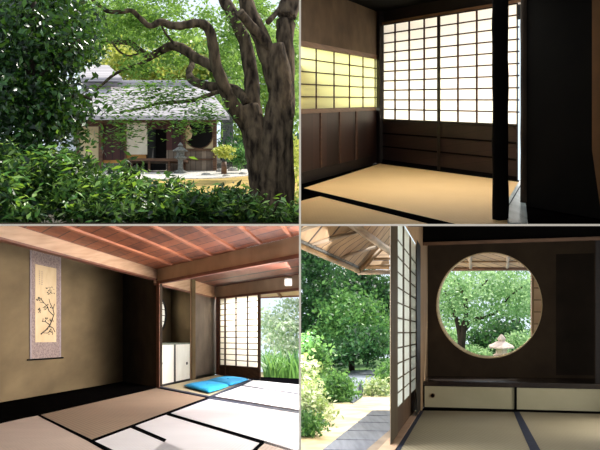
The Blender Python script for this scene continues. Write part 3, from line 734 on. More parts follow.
for y in (303, 309, 315, 321, 327): WW.slab(bm, 151, 166, WW.c(159, y + .3), WW.c(159, y - .3), .01, -.08)
obj('lattice', bm, M['latt3'], w2)
# low cupboard
cb = thing('low_cupboard', 'low cupboard with two white sliding doors and round dark pulls beside the alcove post', 'cupboard', WF.at(175, WF.base(175)))
cc = WF.c(175, 342.9)
pts = [WF.at(159.6, R3.hy - cc / WF.Y(159.6)), WF.at(190.3, R3.hy - cc / WF.Y(190.3)), WW.at(171, R3.hy - cc / WW.Y(171)), WW.at(152, R3.hy - cc / WW.Y(152))]
bm = BM(); prism(bm, pts, [p - Vector((0, 0, .035)) for p in pts]); obj('top', bm, M['green_edge'] if 'green_edge' in M else M.setdefault('green_edge', mat('dull_green_edge', (88, 96, 78), (60, 66, 54), .5, 4)), cb)
M['white_paper'] = mat('white_door_paper', (240, 234, 222), (228, 220, 206), .8, 3)
bm = BM(); WF.slab(bm, 160.5, 190, -R3.K, WF.c(175, 344.4), .12, -.03); obj('body', bm, M['darkwood'], cb)
dl = WF.c(175, 379.5 if False else 381.2)
for a_, b_, kx in ((160.3, 173.8, 161.9), (176.2, 189.8, 187)):
    bm = BM(); WF.slab(bm, a_, b_, WF.c(160, 384.8), WF.c(175, 344.6), .02, .01); dr = obj('door', bm, M['white_paper'], cb)
    bm = BM(); disc(bm, WF, kx, 363.3, .8, 1.5, .02, .01, 14); obj('pull', bm, M['vdark'], dr)
# small white box lamp on the far wall
lp = thing('emergency_lamp', 'small white square lamp box fixed on the beam above the garden opening', 'lamp', WB3.at(288, 282, .1))
c_ = WB3.at(288.5, 282, .12); bm = BM(); box(bm, c_ - Vector((.088, .05, .082)), c_ + Vector((.088, .09, .085))); bmesh.ops.bevel(bm, geom=bm.edges[:], offset=.015, segments=2, affect='EDGES')
M['lampwhite'] = mat('lamp_white', (250, 246, 238), (244, 240, 230), .5, 3); obj('housing', bm, M['lampwhite'], lp)
M['lampglow'] = mat('lamp_glow', (255, 252, 245), (250, 248, 240), .5, 3)
_b = [n for n in M['lampglow'].node_tree.nodes if n.type == 'BSDF_PRINCIPLED'][0]; _b.inputs['Emission Color'].default_value = (1, .98, .94, 1); _b.inputs['Emission Strength'].default_value = .8
bm = BM(); box(bm, c_ - Vector((.07, .056, .065)), c_ + Vector((.07, -.045, .068))); obj('front_cover', bm, M['lampglow'], lp)
# hanging scroll
scr = thing('hanging_scroll', 'tall hanging scroll with ink-painted branch, framed in purple-grey patterned cloth', 'scroll', WA.at(45, 359))
def mountmat():
    m, t, o = nt('scroll_brocade'); N = t.nodes.new; L = t.links.new
    b = N('ShaderNodeBsdfPrincipled'); L(b.outputs[0], o.inputs[0]); b.inputs['Roughness'].default_value = .8
    g = N('ShaderNodeTexCoord'); mp = N('ShaderNodeMapping'); mp.inputs['Rotation'].default_value = (0, .785, 0); L(g.outputs['Object'], mp.inputs[0])
    v = N('ShaderNodeTexVoronoi'); v.inputs['Scale'].default_value = 34; L(mp.outputs[0], v.inputs['Vector'])
    r = N('ShaderNodeValToRGB'); r.color_ramp.elements[0].position = .25; r.color_ramp.elements[1].position = .6
    r.color_ramp.elements[0].color = (*lin((104, 86, 84)), 1); r.color_ramp.elements[1].color = (*lin((144, 124, 116)), 1)
    L(v.outputs['Distance'], r.inputs[0]); L(r.outputs[0], b.inputs['Base Color']); return m
M['fabric'] = mountmat(); M['scroll_paper'] = mat('scroll_paper', (206, 182, 146), (188, 162, 126), .9, 3); M['ink'] = mat('ink', (58, 54, 50), (36, 34, 32), .9, 20)
sy = lambda x, y30: R3.hy - WA.c(30, y30) / WA.Y(x)
bm = BM(); WA.slab(bm, 30.2, 61, WA.c(30, 359), WA.c(30, 245), .008, .03); obj('cloth_mount', bm, M['fabric'], scr)
M['fabric_l'] = mat('scroll_edge', (158, 144, 146), (130, 116, 120), .9, 20)
for x0, x1 in ((30.2, 31.6), (59.8, 61)):
    bm = BM(); WA.slab(bm, x0, x1, WA.c(30, 359), WA.c(30, 245), .008, .034); obj('side_edging', bm, M['fabric_l'], scr)
bm = BM(); WA.slab(bm, 35.3, 56.3, WA.c(35, 342.3), WA.c(35, 264), .006, .04); pp = obj('painting_paper', bm, M['scroll_paper'], scr)
bm = BM(); tube(bm, [WA.at(27.5, sy(27.5, 359.8), .05), WA.at(63, sy(63, 359.8), .05)], [.012, .012], 8); obj('roller', bm, M['vdark'], scr)
bm = BM(); tube(bm, [WA.at(29.8, sy(29.8, 244.8), .05), WA.at(61.2, sy(61.2, 244.8), .05)], [.009, .009], 8); obj('top_rod', bm, M['cedar_rd'], scr)
bm = BM(); tube(bm, [WA.at(38, sy(38, 244.8), .05), WA.at(45, 240, .04), WA.at(53, sy(53, 244.8), .05)], [.004] * 3, 6); obj('cord', bm, M['vdark'], scr)
def ink(bm, L, w):
    w *= .62
    p = [WA.at(x, y, .05) for x, y in L]; tube(bm, p, [w * (1 - .6 * i / len(p)) for i in range(len(p))], 5)
bm = BM()
ink(bm, [(41, 334), (46, 330), (49, 326), (53, 328), (55, 332)], .018); ink(bm, [(49, 327), (52, 320), (54, 314), (53, 309), (54.5, 304)], .017); ink(bm, [(53, 315), (49, 311), (47, 306), (44, 303), (40, 302)], .013)
ink(bm, [(44, 303), (41, 299), (38, 297)], .01); ink(bm, [(53, 309), (50, 303), (49, 299)], .011); ink(bm, [(50, 325), (46, 322), (42, 321)], .012); ink(bm, [(51, 329), (48, 333), (44, 333)], .013)
rg = random.Random(5)
for cx, cy, n, sp in ((50, 290, 16, 4.2), (39, 298, 10, 2.5), (47, 307, 14, 3.5), (39, 310, 8, 2.2), (45, 318, 9, 3), (52, 320, 8, 2), (50, 331, 9, 3)):
    for _ in range(n):
        x, y = cx + rg.uniform(-sp, sp), cy + rg.uniform(-sp, sp) * .9; a = rg.uniform(0, 3.14)
        if 36.2 < x < 55: ink(bm, [(x, y), (x + 1.1 * math.cos(a), y + 1.3 * math.sin(a))], rg.choice((.007, .011, .015)))
obj('ink_branch', bm, M['ink'], pp)
bm = BM()
for x in (39.2, 41.6):
    for k in range(7):
        y = 271 + k * 2.1 + (x - 39) * .3
        ink(bm, [(x, y), (x + 1, y + .1)], .005); ink(bm, [(x + .5, y - .6), (x + .4, y + .8)], .004)
for k in range(5): ink(bm, [(51.8, 303 + k * 1.9), (52.8, 303.3 + k * 1.9)], .005)
obj('ink_writing', bm, M['fabric_l'], pp)
# mats
g3 = 'tatami mats of the long room'
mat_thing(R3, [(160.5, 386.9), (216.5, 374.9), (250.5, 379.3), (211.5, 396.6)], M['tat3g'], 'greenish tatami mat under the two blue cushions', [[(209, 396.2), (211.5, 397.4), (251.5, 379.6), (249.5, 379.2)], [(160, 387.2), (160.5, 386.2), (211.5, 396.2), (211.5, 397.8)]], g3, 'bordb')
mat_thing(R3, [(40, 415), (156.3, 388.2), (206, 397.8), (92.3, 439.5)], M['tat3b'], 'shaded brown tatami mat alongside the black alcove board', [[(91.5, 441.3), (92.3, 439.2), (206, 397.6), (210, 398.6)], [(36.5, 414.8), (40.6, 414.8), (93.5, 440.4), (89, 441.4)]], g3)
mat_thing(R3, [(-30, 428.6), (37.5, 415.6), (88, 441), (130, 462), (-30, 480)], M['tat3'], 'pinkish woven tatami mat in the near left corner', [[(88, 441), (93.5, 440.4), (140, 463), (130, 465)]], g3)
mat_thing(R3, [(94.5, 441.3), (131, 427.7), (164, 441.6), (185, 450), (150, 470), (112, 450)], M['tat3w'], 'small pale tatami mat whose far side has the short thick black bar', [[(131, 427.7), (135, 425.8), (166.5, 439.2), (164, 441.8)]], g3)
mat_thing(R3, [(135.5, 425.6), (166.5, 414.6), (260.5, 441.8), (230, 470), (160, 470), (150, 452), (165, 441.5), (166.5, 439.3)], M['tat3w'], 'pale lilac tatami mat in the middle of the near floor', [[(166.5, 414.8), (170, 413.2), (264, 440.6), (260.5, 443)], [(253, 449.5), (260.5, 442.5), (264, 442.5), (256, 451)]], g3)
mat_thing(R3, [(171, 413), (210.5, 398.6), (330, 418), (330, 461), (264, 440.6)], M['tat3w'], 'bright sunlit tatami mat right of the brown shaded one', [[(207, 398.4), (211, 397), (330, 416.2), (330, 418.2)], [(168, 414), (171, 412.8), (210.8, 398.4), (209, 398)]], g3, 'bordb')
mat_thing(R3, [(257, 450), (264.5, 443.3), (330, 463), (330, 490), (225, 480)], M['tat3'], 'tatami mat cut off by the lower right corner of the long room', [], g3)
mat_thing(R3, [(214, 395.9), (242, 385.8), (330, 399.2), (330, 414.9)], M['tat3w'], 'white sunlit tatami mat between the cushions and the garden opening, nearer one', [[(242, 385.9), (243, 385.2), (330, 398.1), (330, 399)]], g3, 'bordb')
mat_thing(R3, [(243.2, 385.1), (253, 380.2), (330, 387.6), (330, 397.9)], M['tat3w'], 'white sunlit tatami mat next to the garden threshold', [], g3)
bm = BM(); a = [Vector((-2.56, 6, -2.9)), Vector((-2.7, 6, -2.9)), Vector((-4.6, 11.6, -2.9)), Vector((-4.35, 11.6, -2.9))]; prism(bm, a, [p + Vector((0, 0, 2.89)) for p in a]); struct('wall_sky_block', bm, M['plaster3'])  # unseen wall added to keep sky light off the left side
# cushions
def cushion(quad, h, label, up=.02):
    base = [R3.fl(x, y, up) for x, y in quad]
    c = sum(base, Vector()) / 4
    t = thing('floor_cushion', label, 'cushion', c, 'blue floor cushions')
    bm = BM(); n = 14; top, bot = {}, {}
    for i in range(n + 1):
        for j in range(n + 1):
            u, v = i / n, j / n
            cu, cv = 2 * u - 1, 2 * v - 1
            # rounded corners
            k = 1 - .035 * (cu * cu * cv * cv)
            uu, vv = .5 + cu * k / 2, .5 + cv * k / 2
            p = base[0].lerp(base[1], uu).lerp(base[3].lerp(base[2], uu), vv)
            e = max(0, (1 - abs(cu) ** 5)) * max(0, (1 - abs(cv) ** 5)); dim = math.exp(-(cu * cu + cv * cv) * 60) * .25
            top[i, j] = bm.verts.new(p + Vector((0, 0, h * (.42 + .58 * e ** .5 - dim))))
            bot[i, j] = bm.verts.new(p + Vector((0, 0, h * .36 * (1 - e ** .4))))
    for i in range(n):
        for j in range(n):
            bm.faces.new((top[i, j], top[i + 1, j], top[i + 1, j + 1], top[i, j + 1])); bm.faces.new((bot[i, j + 1], bot[i + 1, j + 1], bot[i + 1, j], bot[i, j]))
    rim = [(i, 0) for i in range(n)] + [(n, j) for j in range(n)] + [(i, n) for i in range(n, 0, -1)] + [(0, j) for j in range(n, 0, -1)]
    for k in range(len(rim)):
        a, b = rim[k], rim[(k + 1) % len(rim)]; bm.faces.new((top[b], top[a], bot[a], bot[b]))
    obj('cover', bm, M['blue'], t, smooth=True)
    bm = BM(); pt = c + Vector((0, 0, h * .8)); lathe(bm, pt, [(.02, -.01), (.02, .008), (.006, .014)], 8); obj('tuft', bm, M['blue'], t, smooth=True)
cushion([(182.5, 387.3), (208, 382.6), (230.5, 387.5), (209, 394.5)], .075, 'blue square floor cushion nearer the low white cupboard')
cushion([(206, 382.0), (226, 377.6), (249.5, 380.8), (231, 387.0)], .07, 'blue square floor cushion farther back, nearest the paper screen')
# outside
R3g = Room(338, 1100.0)
bm = BM(); R3g.floor(bm, [(225, 400), (225, 372), (330, 372), (330, 400)], 0, .05); struct('ground_outside_far_bay', bm, M['sand'])
bm = BM(); prism(bm, [P(205, 290, 24), P(330, 283, 20), P(330, 294, 24), P(205, 301, 28)], [P(205, 288, 24), P(330, 281, 20), P(330, 292, 24), P(205, 299, 28)]); ev = tag(obj('wooden_eave', bm, M['cedar']), 'wooden eave seen through the garden opening of the long room', 'eave')  # left part lengthened out of view to shade the door paper
bm = BM(); tube(bm, [P(255, 297, 26), P(330, 294, 24)], [.05, .05], 8); obj('eave_pole', bm, M['cedar_rd'], ev)
bm = BM(); tube(bm, [P(275, 288, 22), P(281, 297, 25.4)], [.04, .04], 8); obj('rafter', bm, M['cedar_rd'], ev)
ag = thing('agapanthus_clump', 'clump of long arching green leaves outside the garden opening', 'plant', P(281, 382, 26))
bm = BM(); rg = random.Random(12)
for i in range(230):
    bx, by = rg.uniform(264, 300), rg.uniform(374, 382.5); Yb = 1100 / (by - 338); b = P(bx, by, Yb)
    a = rg.uniform(0, 6.28); ln = rg.uniform(.55, .95); w = rg.uniform(.028, .042); d = Vector((math.cos(a), math.sin(a), 0)); s = Vector((-d.y, d.x, 0)); sp = rg.uniform(.35, .9)
    pr = None
    for k in range(5):
        f = k / 4; p = b + d * ln * sp * f * f * .9 + Vector((0, 0, ln * (f - .45 * sp * f * f) * 1.25)); ww = w * (1 - f ** 3 * .9)
        l, r_ = bm.verts.new(p - s * ww), bm.verts.new(p + s * ww)
        if pr: bm.faces.new((pr[0], pr[1], r_, l))
        pr = (l, r_)
obj('blades', bm, M['forest_br'], ag, smooth=True)
treething('garden_bush', 'pale sunlit bush behind the arching leaves outside the opening', 'bush', 285, 372, 32, [(285, 340, 32, 22, 26, 1.2), (270, 325, 33, 14, 20, 1), (296, 318, 33, 14, 22, 1)], 2600, .16, .55, M['glare_leaf'], 71)

# ================================================================ SET 4: veranda and round window
QUAD[0] = (1, -1)
R4 = Room(333, 775.0)
M['wall4'] = mat('dark_clay_wall', (72, 60, 46), (54, 44, 34), .95, 3, bump=.1)
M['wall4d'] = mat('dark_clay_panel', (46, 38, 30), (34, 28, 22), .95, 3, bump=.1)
M['tan4'] = mat('tan_plaster', (206, 172, 134), (180, 146, 110), .9, 2)
M['doorwood'] = mat('door_wood', (142, 112, 74), (104, 80, 52), .55, 4, (1, 1, .2))
M['stile'] = mat('stile_wood', (104, 88, 58), (74, 60, 40), .6, 4, (1, 1, .2))
M['cab4'] = mat('cream_door_paper', (188, 182, 152), (172, 166, 136), .85, 2)
M['tat4'] = tatami('tatami_shade', (158, 148, 122), (134, 124, 100), (1, .1, 0), .035)
M['deckw'] = mat('weathered_deck', (120, 126, 138), (86, 90, 104), .55, 3, (6, .5, 1))
M['eavew'] = boards('eave_boards', (166, 138, 104), (124, 98, 72), (.6, -.5, 0), .16, .1, (58, 42, 30), .7, (2, 6, 2))
M['logw'] = mat('peeled_log', (160, 142, 122), (112, 96, 80), .6, 5, (1, .3, 1))
VPL4 = -2400
W4L = Wall(R4, 422, 410, 468.5); W4C = Wall(R4, 424, 408.5, VPL4); W4B = Wall(R4, 428, 400.4, VPL4)
bm = BM(); R4.floor(bm, [(380, 480), (423, 408), (640, 410), (640, 480)], -.02, .05); struct('floor_window_room', bm, M['bord'])
bcn = lambda y: W4B.c(489, y); ccn = lambda y: W4C.c(450, y)
bm = BM(); hole_plate(bm, W4B, 427.5, 660, -R4.K, bcn(215), 489.3, 305.3, 52.6, 52.6, .14); struct('wall_rear_round_window', bm, M['wall4'])
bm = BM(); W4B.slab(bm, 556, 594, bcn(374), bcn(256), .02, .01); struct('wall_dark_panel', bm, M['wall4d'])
w3 = sempty('window_3', W4B.at(489, 358))
bm = BM(); disc(bm, W4B, 489.3, 305.3, 53.2, 53.2, .01, .16, 64, .983); obj('ring', bm, M['cream'], w3)
# cap wall and trim above
bm = BM(); W4C.slab(bm, 421, 660, ccn(244), ccn(200), .1); struct('wall_upper_dark', bm, M['vdark'])
bm = BM(); W4C.slab(bm, 420.5, 660, ccn(244.8), ccn(241.4), .12, .04); struct('trim_13', bm, M['railwood'])
bm = BM(); W4C.slab(bm, 595.5, 600.5, ccn(381), ccn(244), .08, .0); struct('trim_14', bm, M['darkwood'])
# left wall between door and corner
bm = BM(); W4L.slab(bm, 420.4, 428.4, -R4.K, W4L.c(422, 210), .05, -.02, True); struct('wall_left_pier', bm, M['tan4'])
bm = BM(); W4L.slab(bm, 396, 421, W4L.c(420, 250), W4L.c(420, 190), .05, -.03, True); struct('wall_left_over_door', bm, M['tan4'])
bm = BM(); W4L.slab(bm, 416.8, 420.6, -R4.K, W4L.c(420, 245), .05, .0, True); struct('trim_15', bm, M['darkwood'])
# shelf board and cupboard
cs4 = W4C.c(450, 381.5)
a = [W4C.at(424, R4.hy - cs4 / W4C.Y(424)), W4C.at(660, R4.hy - cs4 / W4C.Y(660)), W4B.at(660, R4.hy - cs4 / W4B.Y(660)), W4B.at(427.5, R4.hy - cs4 / W4B.Y(427.5))]
bm = BM(); prism(bm, a, [p - Vector((0, 0, .055)) for p in a]); tag(obj('window_ledge', bm, M['ledge'] if 'ledge' in M else M.setdefault('ledge', mat('polished_dark_ledge', (44, 34, 32), (30, 23, 22), .22, 3, spec=.6))), 'long polished dark wooden ledge below the large round window', 'ledge')
cb = thing('wall_cupboard', 'low wall cupboard with wide cream sliding doors under the dark ledge', 'cupboard', W4C.at(510, W4C.base(510)))
bm = BM(); W4C.slab(bm, 423.5, 660, -R4.K, ccn(386), .3, -.02); obj('body', bm, M['vdark'], cb)
bm = BM(); W4C.slab(bm, 423.5, 660, -R4.K, ccn(407.9), .04, .02); obj('bottom_rail', bm, M['vdark'], cb)
bm = BM(); W4C.slab(bm, 514.2, 516.6, -R4.K, ccn(386), .04, .03); obj('divider', bm, M['vdark'], cb)
for x0, x1 in ((424.6, 514.5), (516.4, 660)):
    bm = BM(); W4C.slab(bm, x0, x1, ccn(408.6), ccn(386.6), .02, 0.0); dr = obj('door', bm, M['cab4'], cb)
    if x0 < 430:
        bm = BM(); disc(bm, W4C, 432.6, 395.6, 2.1, 2.1, .012, .01, 20); pl = obj('pull', bm, M['vdark'], dr)
        bm = BM(); disc(bm, W4C, 432.6, 395.6, 2.3, 2.3, .016, .01, 20, .75); obj('pull_rim', bm, M['railwood'], pl)
# mats
g4 = 'tatami mats below the round window'
mat_thing(R4, [(423.5, 410.6), (513.5, 411.9), (537, 462), (392, 462)], M['tat4'], 'tatami mat beside the sliding screen, left of the dark border', [[(513.5, 411.6), (516.3, 411.6), (541, 462), (535.5, 462)], [(419.5, 410.6), (423.8, 410.6), (393, 462), (386, 462)]], g4, 'bordb')
mat_thing(R4, [(519, 411.8), (640, 415), (640, 462), (546.5, 462)], M['tat4'], 'tatami mat cut by the right edge, right of the dark border', [[(516, 411.6), (519.3, 411.6), (547, 462), (540.5, 462)]], g4, 'bordb')
bm = BM(); R4.floor(bm, [(415, 411), (420, 410.6), (387, 462), (366, 462)], .03, .06); struct('trim_16', bm, M['cedar'])
bm = BM(); R4.floor(bm, [(411.5, 411.3), (415.4, 410.9), (367, 462), (352, 462)], .0, .06); struct('trim_17', bm, M['logw'])
# sliding shoji in the left wall
WD = Wall(R4, 395.5, 440.5, 468.5)
d4 = sempty('door_4', WD.at(405, WD.base(405)))
dc = lambda x, y: WD.c(x, y)
topc = WD.c(416, 246); botc = WD.c(399, 406.5)
bm = BM(); WD.slab(bm, 397.5, 417.5, botc, topc, .01, -.03, True); obj('paper', bm, M['paper_g'], d4)
cs = [WD.c(398, y) for y in (240, 256.5, 272, 287.3, 302.6, 318, 332.7, 348, 363.5, 379, 393)]
bm = lattice(WD, [403.6, 410.3], cs, 397.5, 417.5, botc, topc, 1.6, 1.2, .0, .015); obj('lattice', bm, M['stile'], d4)
bm = BM(); WD.slab(bm, 390.6, 397.8, -R4.K, WD.c(395, 200), .05, .06, True); WD.slab(bm, 415.8, 417.8, -R4.K, WD.c(417, 245), .03, .03, True); WD.slab(bm, 397, 417.6, botc - 12, botc, .02, .02, True); obj('frame', bm, M['stile'], d4)
bm = BM(); WD.slab(bm, 397.5, 417.5, -R4.K, botc, .02, .0, True); obj('lower_panel', bm, M['darkbrown4'] if 'darkbrown4' in M else M.setdefault('darkbrown4', mat('door_panel_wood', (96, 72, 50), (70, 50, 34), .6, 4, (1, 1, .2))), d4)
# deck
dk = thing('veranda_deck', 'grey weathered veranda planks running beside the sliding screen', 'veranda', R4.fl(370, 430))
lx = lambda y: 372.5 + (y - 410) * (322 - 372.5) / 40; rx = lambda y: 414.5 + (y - 410) * (363 - 414.5) / 41
ys = [410, 415.6, 422.4, 430.6, 439.6, 450, 466]
for i in range(6):
    y0, y1 = ys[i] + .0, ys[i + 1] - .8
    bm = BM(); R4.floor(bm, [(lx(y0), y0), (rx(y0), y0 + .8), (rx(y1), y1 + 1.2), (lx(y1), y1)], -.03, .05); obj('deck_board', bm, M['deckw'], dk)
bm = BM(); R4.floor(bm, [(lx(410.5) + .5, 410.5), (rx(410), 411), (rx(466), 467), (lx(466) + 1, 466)], -.045, .12); obj('deck_frame', bm, M['logw'], dk)
# eave
ev = thing('wooden_eave', 'wooden veranda eave with round poles above the garden on the left', 'eave', P(345, 250, 11))
bm = BM(); a = [P(285, 232, 8.6), P(300, 246, 9.4), P(360, 269, 13), P(382, 247, 13.6), P(352, 218, 10.2), P(290, 180, 8.6)]
prism(bm, a, [p + Vector((0, 0, .05)) for p in a]); obj('roof_boards', bm, M['eavew'], ev)
bm = BM(); a = [P(360, 269, 13), P(389.5, 269.5, 13.1), P(389.5, 247, 13.7), P(382, 246, 13.7)]; prism(bm, a, [p + Vector((0, 0, .05)) for p in a]); obj('roof_boards', bm, M['eavew2'] if 'eavew2' in M else M.setdefault('eavew2', boards('eave_boards_across', (186, 154, 116), (140, 110, 80), (0, 0, 1), .075, .12, (58, 42, 30), .7, (6, 2, 2))), ev)
bm = BM(); a = [P(352, 218, 10.2), P(391, 250, 13.4), P(396, 215, 12.4), P(380, 180, 10)]; prism(bm, a, [p + Vector((0, 0, .05)) for p in a]); obj('inner_boards', bm, M['eavew'], ev)
def log(name, pts, r, m='logw', parent=ev, seg=10):
    bm = BM(); tube(bm, [P(*p) for p in pts], [r] * len(pts), seg); return obj(name, bm, M[m], parent, smooth=True)
log('edge_pole', [(290, 241, 8.9), (360, 272, 13), ], .032, 'doorwood'); log('edge_pole', [(358, 272.5, 12.9), (391, 272, 12.95)], .035, 'logw')
log('edge_pole', [(296, 239, 9.0), (359, 267.5, 12.9)], .018, 'stone')
log('beam_log', [(345, 219, 9.6), (372, 238.5, 11.8), (391, 252, 13.3)], .05)
log('hip_rafter', [(361, 269, 12.8), (383, 247, 13.2)], .035, 'doorwood')
log('rafter', [(306, 245.5, 9.6), (358, 232, 10.9)], .022); log('rafter', [(338, 258.5, 11.4), (380, 245.5, 12.6)], .022); log('rafter', [(296, 232, 8.9), (326, 222, 9.6)], .02)
log('purlin', [(366, 266.5, 12.9), (391, 265.5, 12.9)], .018, 'doorwood'); log('purlin', [(374, 259, 13), (391, 258.5, 13)], .018, 'doorwood')
# roof and shell over the window room (keeps the daylight out)
bm = BM(); a = [P(396, 180, 7.4), P(421, 215, 11.0), P(428, 222, 12), P(680, 222, 12)]
bm = BM(); a = [Vector((2.6, 6, -2.6)), Vector((2.75, 6, -2.6)), Vector((4.75, 11, -2.6)), Vector((4.6, 11, -2.6))]; prism(bm, a, [p + Vector((0, 0, 2.7)) for p in a]); struct('wall_outer_lower', bm, M['vdark'])
bm = BM(); a = [Vector((.72, 6, -.0105)), Vector((4.5, 6, -.0105)), Vector((4.75, 11.3, -.0105)), Vector((1.45, 11.3, -.0105))]; prism(bm, a, [p + Vector((0, 0, .0033)) for p in a]); struct('ceiling_window_room', bm, M['darkwood'])
# the eave seen through the round window
ev2 = thing('wooden_eave', 'wooden eave with short rafters seen through the top of the round window', 'eave', P(490, 262, 12.8))
bm = BM(); a = [P(425, 267.5, 13.8), P(560, 267.5, 13.8), P(560, 243, 12), P(425, 243, 12)]; prism(bm, a, [p + Vector((0, 0, .05)) for p in a]); obj('roof_boards', bm, M['eavew'], ev2)
for p in ([(425, 269.3, 13.8), (560, 268.6, 13.8)],): log('edge_pole', p, .03, 'railwood', ev2)
log('purlin', [(425, 262, 13.2), (560, 261.5, 13.2)], .014, 'doorwood', ev2)
log('rafter', [(470.5, 267.5, 13.7), (469.5, 244, 12)], .026, 'logw', ev2); log('rafter', [(507, 267, 13.7), (509, 244, 12)], .026, 'logw', ev2)
# screen standing outside at the right of the round window
sc4 = thing('slatted_screen', 'slatted screen with dark post outside the right side of the round window', 'screen', P(536, 360, 12.6))
bm = BM(); box(bm, P(531.6, 372, 12.4), P(534, 262, 12.4) + Vector((0, .06, 0))); obj('post', bm, M['doorwood'], sc4)
bm = BM(); box(bm, P(534, 372, 12.45), P(552, 262, 12.45) + Vector((0, .02, 0))); obj('panel', bm, M['tan4'], sc4)
for y in range(276, 350, 12):
    bm = BM(); box(bm, P(534, y + .6, 12.4), P(552, y - .6, 12.4) + Vector((0, .03, 0))); obj('slat', bm, M['doorwood'], sc4)
# garden ground
R4g = Room(333, 1180.0)
bm = BM(); R4g.floor(bm, [(280, 470), (280, 384), (340, 381), (395, 379), (420, 400), (420, 470)], 0, .05); struct('ground_sand', bm, M['sand'])
bm = BM(); R4g.floor(bm, [(280, 386), (280, 358), (396, 358), (396, 386)], -.02, .05); struct('ground_shade', bm, M['mossg'])
bm = BM(); R4g.floor(bm, [(395, 372), (395, 344), (600, 344), (600, 400), (400, 400)], -.02, .05); struct('ground_grass', bm, M['mossg'])
bm = BM(); R4g.floor(bm, [(335, 379), (352, 370.5), (389, 369), (389, 377), (364, 386), (362, 396), (353, 402), (344, 398), (348, 386)], .03, .05); tag(obj('garden_path', bm, M['slate']), 'blue-grey stone path curving through the garden bushes', 'path')
lantern(501.5, 380, 334.5, 24, M['stone_pink'], 'pale pinkish stone lantern seen through the large round window')
stone('garden_stone', 360.5, 396, 1180 / 63, 2.6, 12, M['slate'], 'upright dark blue stone beside the low straw-coloured bush', seed=3)
def bush(name, label, px, py, Y, blobs, n, size, m, seed, wid=.55, **k): return treething(name, label, 'bush', px, py, Y, blobs, n, size, wid, M[m], seed, spread=1.1, **k)
gb = 'bushes beside the veranda garden path'
bush('garden_bush', 'round fresh green bush in the middle of the garden left of the path', 340, 404, 17.5, [(338, 388, 17.5, 14, 13, .5), (330, 394, 17.2, 10, 9, .4)], 3200, .09, 'forest_br', 81, group=gb)
bush('garden_bush', 'low straw-coloured bush beside the upright dark stone', 378, 398, 19, [(378, 389, 19, 12, 9, .4)], 1500, .08, 'pale_leaf', 82, group=gb)
bush('garden_bush', 'pale sunlit bush at the left edge of the garden', 305, 425, 13.5, [(303, 398, 13.5, 15, 24, .5), (312, 410, 13.2, 12, 14, .4), (300, 370, 14, 14, 14, .4)], 2600, .09, 'pale_leaf', 83, group=gb)
bush('garden_bush', 'bright green bush rising at the left edge above the pale one', 306, 380, 15.5, [(306, 350, 15.5, 16, 15, .5), (312, 366, 15.5, 12, 10, .5)], 2600, .09, 'forest_br', 84, group=gb)
bush('garden_bush', 'green bush right of the path against the sliding screen', 386, 380, 21, [(389, 374, 21, 7, 8, .4)], 900, .10, 'forest_br', 85, group=gb)
bush('garden_bush', 'large dark green bush beyond the path in the shade', 365, 372, 28, [(368, 344, 28, 24, 15, 1.5), (336, 352, 28.5, 16, 13, 1.4)], 5200, .13, 'forest', 86, group=gb)
bush('garden_bush', 'low weedy bush at the lower left edge of the garden', 308, 432, 11.5, [(309, 424, 11.5, 16, 8, .3)], 900, .06, 'forest_br', 87, group=gb)
gt = 'trees at the far side of the garden'
treething('garden_tree', 'tall dark green tree behind the left end of the garden', 'tree', 318, 372, 34, [(318, 300, 34, 34, 44, 2.5), (308, 345, 33, 22, 24, 2), (305, 262, 34, 24, 26, 2)], 9500, .17, .55, M['forest'], 91, [[(318, 372, 3), (320, 320, 2.5), (324, 280, 2)]], group=gt)
treething('garden_tree', 'bushy green tree in the middle behind the garden path', 'tree', 352, 372, 31, [(350, 318, 31, 30, 30, 2), (372, 330, 31.5, 26, 24, 2), (335, 334, 30.5, 20, 16, 1.6)], 9500, .15, .55, M['forest_br'], 92, [[(352, 372, 3), (350, 330, 2)]], group=gt)
treething('garden_tree', 'dark shaded tree under the eave beside the sliding screen', 'tree', 375, 365, 38, [(368, 290, 38, 30, 24, 2), (385, 310, 38, 20, 30, 2), (345, 283, 39, 22, 18, 2)], 7000, .19, .55, M['forest'], 93, [[(366, 365, 3), (364, 300, 2.5), (360, 262, 2)], [(322, 330, 2), (316, 280, 1.5)]], group=gt)
# maple beyond the round window
treething('garden_maple', 'light green maple with forked dark trunk seen through the round window', 'tree', 461, 376, 27,
    [(462, 300, 27, 34, 20, 1.6), (492, 290, 27.5, 34, 16, 1.6), (455, 282, 27, 30, 12, 1.4), (520, 288, 27.6, 24, 18, 1.5), (470, 318, 26.8, 30, 8, 1.2), (515, 312, 27, 24, 9, 1.2), (490, 274, 28, 44, 10, 1.5), (530, 300, 27, 14, 22, 1.2), (443, 300, 27, 10, 24, 1.2)], 6500, .12, .5, M['maple4'] if 'maple4' in M else M.setdefault('maple4', leafmat('maple_leaf_pale', [(96, 146, 96), (142, 186, 126), (196, 222, 176)], .5, tint=(200, 225, 160))), 95,
    [[(461, 378, 5), (461, 350, 4.4), (463, 330, 3.6), (466, 315, 2.6), (464, 296, 2), (455, 280, 1.4)], [(461, 345, 3), (458, 325, 2.4), (452, 306, 1.8), (445, 290, 1.2)], [(463, 332, 2.6), (474, 320, 1.9), (488, 316, 1.5), (500, 310, 1.2)], [(464, 305, 1.8), (478, 290, 1.3), (488, 280, 1)], [(500, 312, .9), (508, 298, .8), (524, 286, .7)]], group=None)
treething('garden_bush', 'rounded dark green bush left of the pale lantern', 'bush', 478, 362, 30, [(482, 342, 30, 16, 12, 1), (505, 332, 31, 18, 12, 1)], 3000, .13, .55, M['forest'], 96)
treething('garden_bush', 'low light green ground bush at the lower left of the round window', 'bush', 447, 360, 29, [(447, 340, 29, 14, 14, 1), (470, 354, 28, 22, 6, .8), (525, 345, 29, 16, 12, .8)], 3000, .12, .55, M['maple4'], 97)
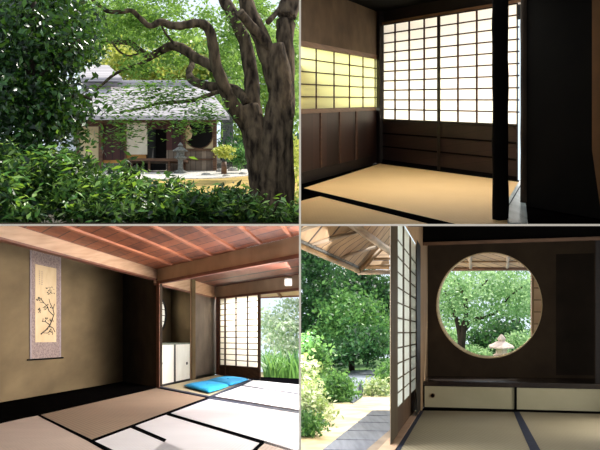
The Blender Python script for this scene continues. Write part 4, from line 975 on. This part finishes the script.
treething('garden_tree', 'hazy green trees far behind the maple', 'tree', 500, 365, 44, [(455, 310, 44, 24, 18, 3), (520, 305, 44, 26, 30, 3), (490, 325, 45, 34, 14, 3)], 3200, .22, .55, M['forest_br'], 98, [[(516, 366, 5), (516, 320, 4)]])

# ================================================================ light
QUAD[0] = None
W = bpy.data.worlds.new('World'); SC.world = W; W.use_nodes = True
t = W.node_tree; t.nodes.clear(); o = t.nodes.new('ShaderNodeOutputWorld'); bg = t.nodes.new('ShaderNodeBackground')
bg.inputs[0].default_value = (.78, .9, 1, 1); bg.inputs[1].default_value = 1.25; t.links.new(bg.outputs[0], o.inputs[0])
s = bpy.data.lights.new('sun', 'SUN'); s.energy = 6.0; s.angle = .01; s.color = (1, .95, .84)
so = bpy.data.objects.new('sun', s); COL.objects.link(so); so.rotation_euler = Vector((-.42, -.55, -.72)).to_track_quat('-Z', 'Y').to_euler()

# tea room (set 2): daylight behind the papers
n2 = WB.n
c = WB.at(450, 100) + n2 * .8 + Vector((0, 0, -.2)); area('daylight_rear', c, c - n2, 6.5, 2.2, 125, (1, .94, .86))
c = WL.at(338, 80) + WL.n * .7; area('daylight_left', c, c - WL.n, 4.5, 1.6, 60, (1, .97, .68))
area('fill_lamp_high', (1.5, 8.6, 2.3), (1.3, 9.2, 0), 1.6, 2.2, 55, (1, .94, .86))  # added lamp above the view, brightens the tatami
# long room (set 3)
area('fill_lamp_long_room', (-.02, 7.3, -1.0), (-3, 7.7, -1.1), 6.4, 1.9, 108, (1, .965, .93))  # added warm fill lamp along the divider, edge-on to the camera
area('daylight_right_far_opening', (-.02, 14.2, -1.2), (-3, 14.2, -2.2), 4.6, 1.4, 480, (1, .97, .94))
area('daylight_garden_opening', (-.2, 21.5, -.95), (-.9, 14, -2.2), 2.0, 1.2, 260, (1, .97, .92))
area('fill_lamp_far_garden', (-.75, 25, -.03), (-.75, 25, -3), 1.2, 5, 800, (1, .97, .9))  # added lamp over the bush, brightens the garden beyond the opening
c = WB3.at(238, 330) + WB3.n * .6; area('daylight_screen', c, c - WB3.n, 1.6, 1.6, 9)
c = WW.at(158, 314) + WW.n * .4; area('daylight_round', c, c - WW.n, .8, .8, 12)
# window room (set 4)
area('fill_lamp_window_room', (2.95, 7.9, -1.2), (.8, 8.6, -1.3), 1.8, 1.4, 32, (1, .95, .88))  # added fill lamp out of view for the door wood and pier
area('daylight_veranda', (.02, 7.3, -.95), (2, 7.4, -.97), 6.6, 1.8, 170, (.95, .96, 1))
# spot added by the camera to whiten the divider fronts
l = bpy.data.lights.new('divider_fill_spot', 'SPOT'); l.energy = 260; l.spot_size = 1.4; l.shadow_soft_size = .1; l.color = (1, .95, .88)
lo = bpy.data.objects.new('divider_fill_spot', l); COL.objects.link(lo); lo.location = (0, .3, 0); lo.rotation_euler = (math.pi / 2, 0, 0)

# ================================================================ camera
cam = bpy.data.cameras.new('camera'); cam.lens = 54; cam.sensor_width = 36; cam.clip_end = 300
co = bpy.data.objects.new('camera', cam); COL.objects.link(co); co.location = (0, 0, 0); co.rotation_euler = (math.pi / 2, 0, 0)
SC.camera = co
SC.view_settings.view_transform = 'Standard'; SC.view_settings.look = 'None'; SC.view_settings.exposure = 0; SC.view_settings.gamma = 1
